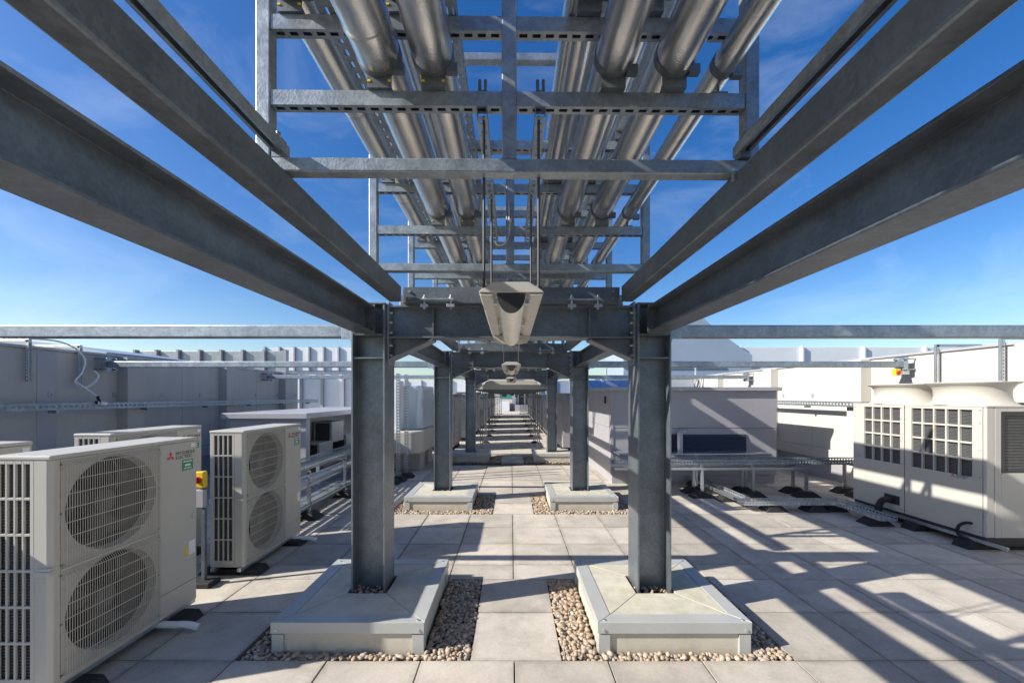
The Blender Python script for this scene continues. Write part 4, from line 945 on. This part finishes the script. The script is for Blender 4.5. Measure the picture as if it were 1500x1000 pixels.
for k, (x0, x1, y0, y1, h) in enumerate(cab):
    side = 'cream wall' if x0 > 0 else 'grey wall'
    t = thing('plant_cabinet', 'grey plant cabinet along the far walkway on the %s side' % side, 'cabinet', ((x0+x1)/2, (y0+y1)/2, 0), 'far plant cabinets on the %s side' % side)
    part(t, 'cabinet_body', MB().box(x0, x1, y0, y1, 0.15, h), 'encl' if x0 > 0 else 'galv_dark', 0.01); part(t, 'cabinet_base', MB().box(x0+0.05, x1-0.05, y0+0.05, y1-0.05, 0, 0.149), 'rubber')
    xs = x0 if x0 > 0 else x1
    n = 3
    for j in range(n):
        ya = y0+(y1-y0)*j/n; a, b = sorted((xs-0.012 if x0 > 0 else xs+0.012, xs)); part(t, 'cabinet_door', MB().box(a, b, ya+0.03, ya+(y1-y0)/n-0.03, 0.25, h-0.1), 'coping' if j % 2 else 'encl', 0.004)
    a, b = sorted((x0, x1)); part(t, 'cabinet_lid', MB().box(a-0.03, b+0.03, y0-0.03, y1+0.03, h+0.001, h+0.04), 'coping')
t = thing('distant_building', 'pale distant building with green glazing at the end of the walkway', 'building', (0, 48, -0.5))
part(t, 'wall', MB().box(-4, 3, 46, 52, -0.5, 5.0), 'far')
part(t, 'wall_pier', MB().box(0.1, 0.5, 45.7, 45.99, -0.5, 5.0), 'encl'); part(t, 'plant_block', MB().box(0.4, 3, 44.2, 45.4, -0.5, 0.7), 'encl'); part(t, 'lower_block', MB().box(-1.5, -0.2, 44.5, 45.9, -0.5, 1.1), 'panelw')
for k in range(3): part(t, 'glazing', MB().box(-1.3+k*0.55, -0.8+k*0.55, 45.96, 45.99, 1.4, 2.2), 'glass')
for k in range(3): part(t, 'window', MB().box(0.9+k*0.7, 1.4+k*0.7, 45.96, 45.99, 0.6, 2.4), 'dark'); 

# ------------------------------------------------------------------ roofs and screens beyond the walls
def screen(x0, x1, Y, z0, z1, m, lab, n, rib='encl', depth=0.6):
    t = thing('plant_screen', lab, 'screen', ((x0+x1)/2, Y, -0.05)); w = (x1-x0)/n
    for k in range(n): part(t, 'panel', MB().box(x0+k*w+0.05, x0+(k+1)*w-0.05, Y, Y+0.08, z0, z1), m, 0.01)
    for k in range(n+1): part(t, 'rib', MB().box(x0+k*w-0.045, x0+k*w+0.045, Y-0.12, Y+0.1, z0-0.02, z1+0.05), rib)
    part(t, 'support', MB().box(x0, x1, Y+0.1, Y+depth, -0.05, z0+0.2), m)
screen(-16, -9.6, 17, 2.2, 3.62, 'galv', 'galvanised plant screen with dark ribs beyond the grey wall', 7)
screen(-14.5, -9.3, 23.5, 3.2, 4.55, 'panelw', 'white plant screen far beyond the grey wall', 6, 'coping')
screen(-9.2, -4.6, 17.5, 1.0, 2.6, 'panelw', 'sunlit white duct panels past the end of the grey wall', 5, 'coping')
screen(-15, -2.6, 36, 1.2, 3.1, 'panelw', 'pale screen wall closing the far end behind the plant cabinets, grey wall side', 9, 'coping')
screen(2.6, 15, 36, 1.2, 3.1, 'panelb', 'blue-grey screen wall closing the far end behind the plant cabinets, cream wall side', 9, 'coping')
screen(11.5, 30, 20, 2.6, 4.15, 'panelw', 'pale rooftop screen with white ribs beyond the cream wall', 6, 'panelw')
t = thing('sheet_cowl', 'blue-grey sheet metal canopy rising behind the grey wall', 'canopy', (-8.2, 7.6, 2.2))
part(t, 'sheet', MB().prism([(-10.2, 2.62), (-7.05, 2.42), (-7.0, 2.46), (-8.0, 2.62), (-10.2, 2.86)], 1, 6.9, 8.8), 'panelb'); part(t, 'support', MB().box(-9.6, -9.4, 7.2, 8.4, -0.05, 2.62).box(-7.6, -7.4, 7.2, 8.4, -0.05, 2.42), 'panelb')
t = thing('clad_building', 'tall blue-grey clad rooftop building with a sloping corner', 'building', (8, 20, -0.05))
part(t, 'wall', MB().prism([(5.2, -0.05), (11.2, -0.05), (11.2, 3.6), (9.9, 4.5), (8.6, 5.6), (5.2, 5.6)], 1, 18.5, 22), 'panelb', 0.02)
part(t, 'cladding_rail', MB().box(5.2, 9.9, 18.44, 18.5, 3.0, 3.08).box(5.2, 11, 18.44, 18.5, 1.9, 1.98), 'encl')
t = thing('silver_duct_run', 'silver ventilation ducts lying behind the grey enclosure', 'duct', (4, 12, 0))
part(t, 'round_duct', MB().cyl((1.9, 11.6, 1.75), (5.2, 11.6, 1.75), 0.42, 28), 'silver'); part(t, 'box_duct', MB().box(3.9, 5.0, 10.9, 11.1, 1.2, 2.2), 'silver', 0.02)
part(t, 'duct_base', MB().box(2.0, 5.2, 11.3, 11.9, -0.05, 1.4), 'encl')
for X in (2.6, 3.6, 4.6): part(t, 'flange', MB().cyl((X, 11.6, 1.75), (X+0.05, 11.6, 1.75), 0.45, 28), 'zinc')
t = thing('guard_rail', 'galvanised guard rail and pipe clutter above the silver ducts', 'railing', (5, 13.5, 0))
for X in (3.2, 4.2, 5.2, 6.2): part(t, 'rail_post', MB().cyl((X, 13.4, 0), (X, 13.4, 3.1 if X == 5.2 else 2.75), 0.03, 10), 'zinc')
for zz in (2.35, 2.72): part(t, 'rail', MB().cyl((3.0, 13.4, zz), (6.3, 13.4, zz), 0.025, 10), 'zinc')
for k in range(4): part(t, 'pipe_run', MB().cyl((3.0, 13.8+k*0.2, 2.28+0.08*(k % 2)), (6.6, 13.8+k*0.2, 2.28+0.08*(k % 2)), 0.06, 12), 'panelb' if k % 2 else 'zinc')
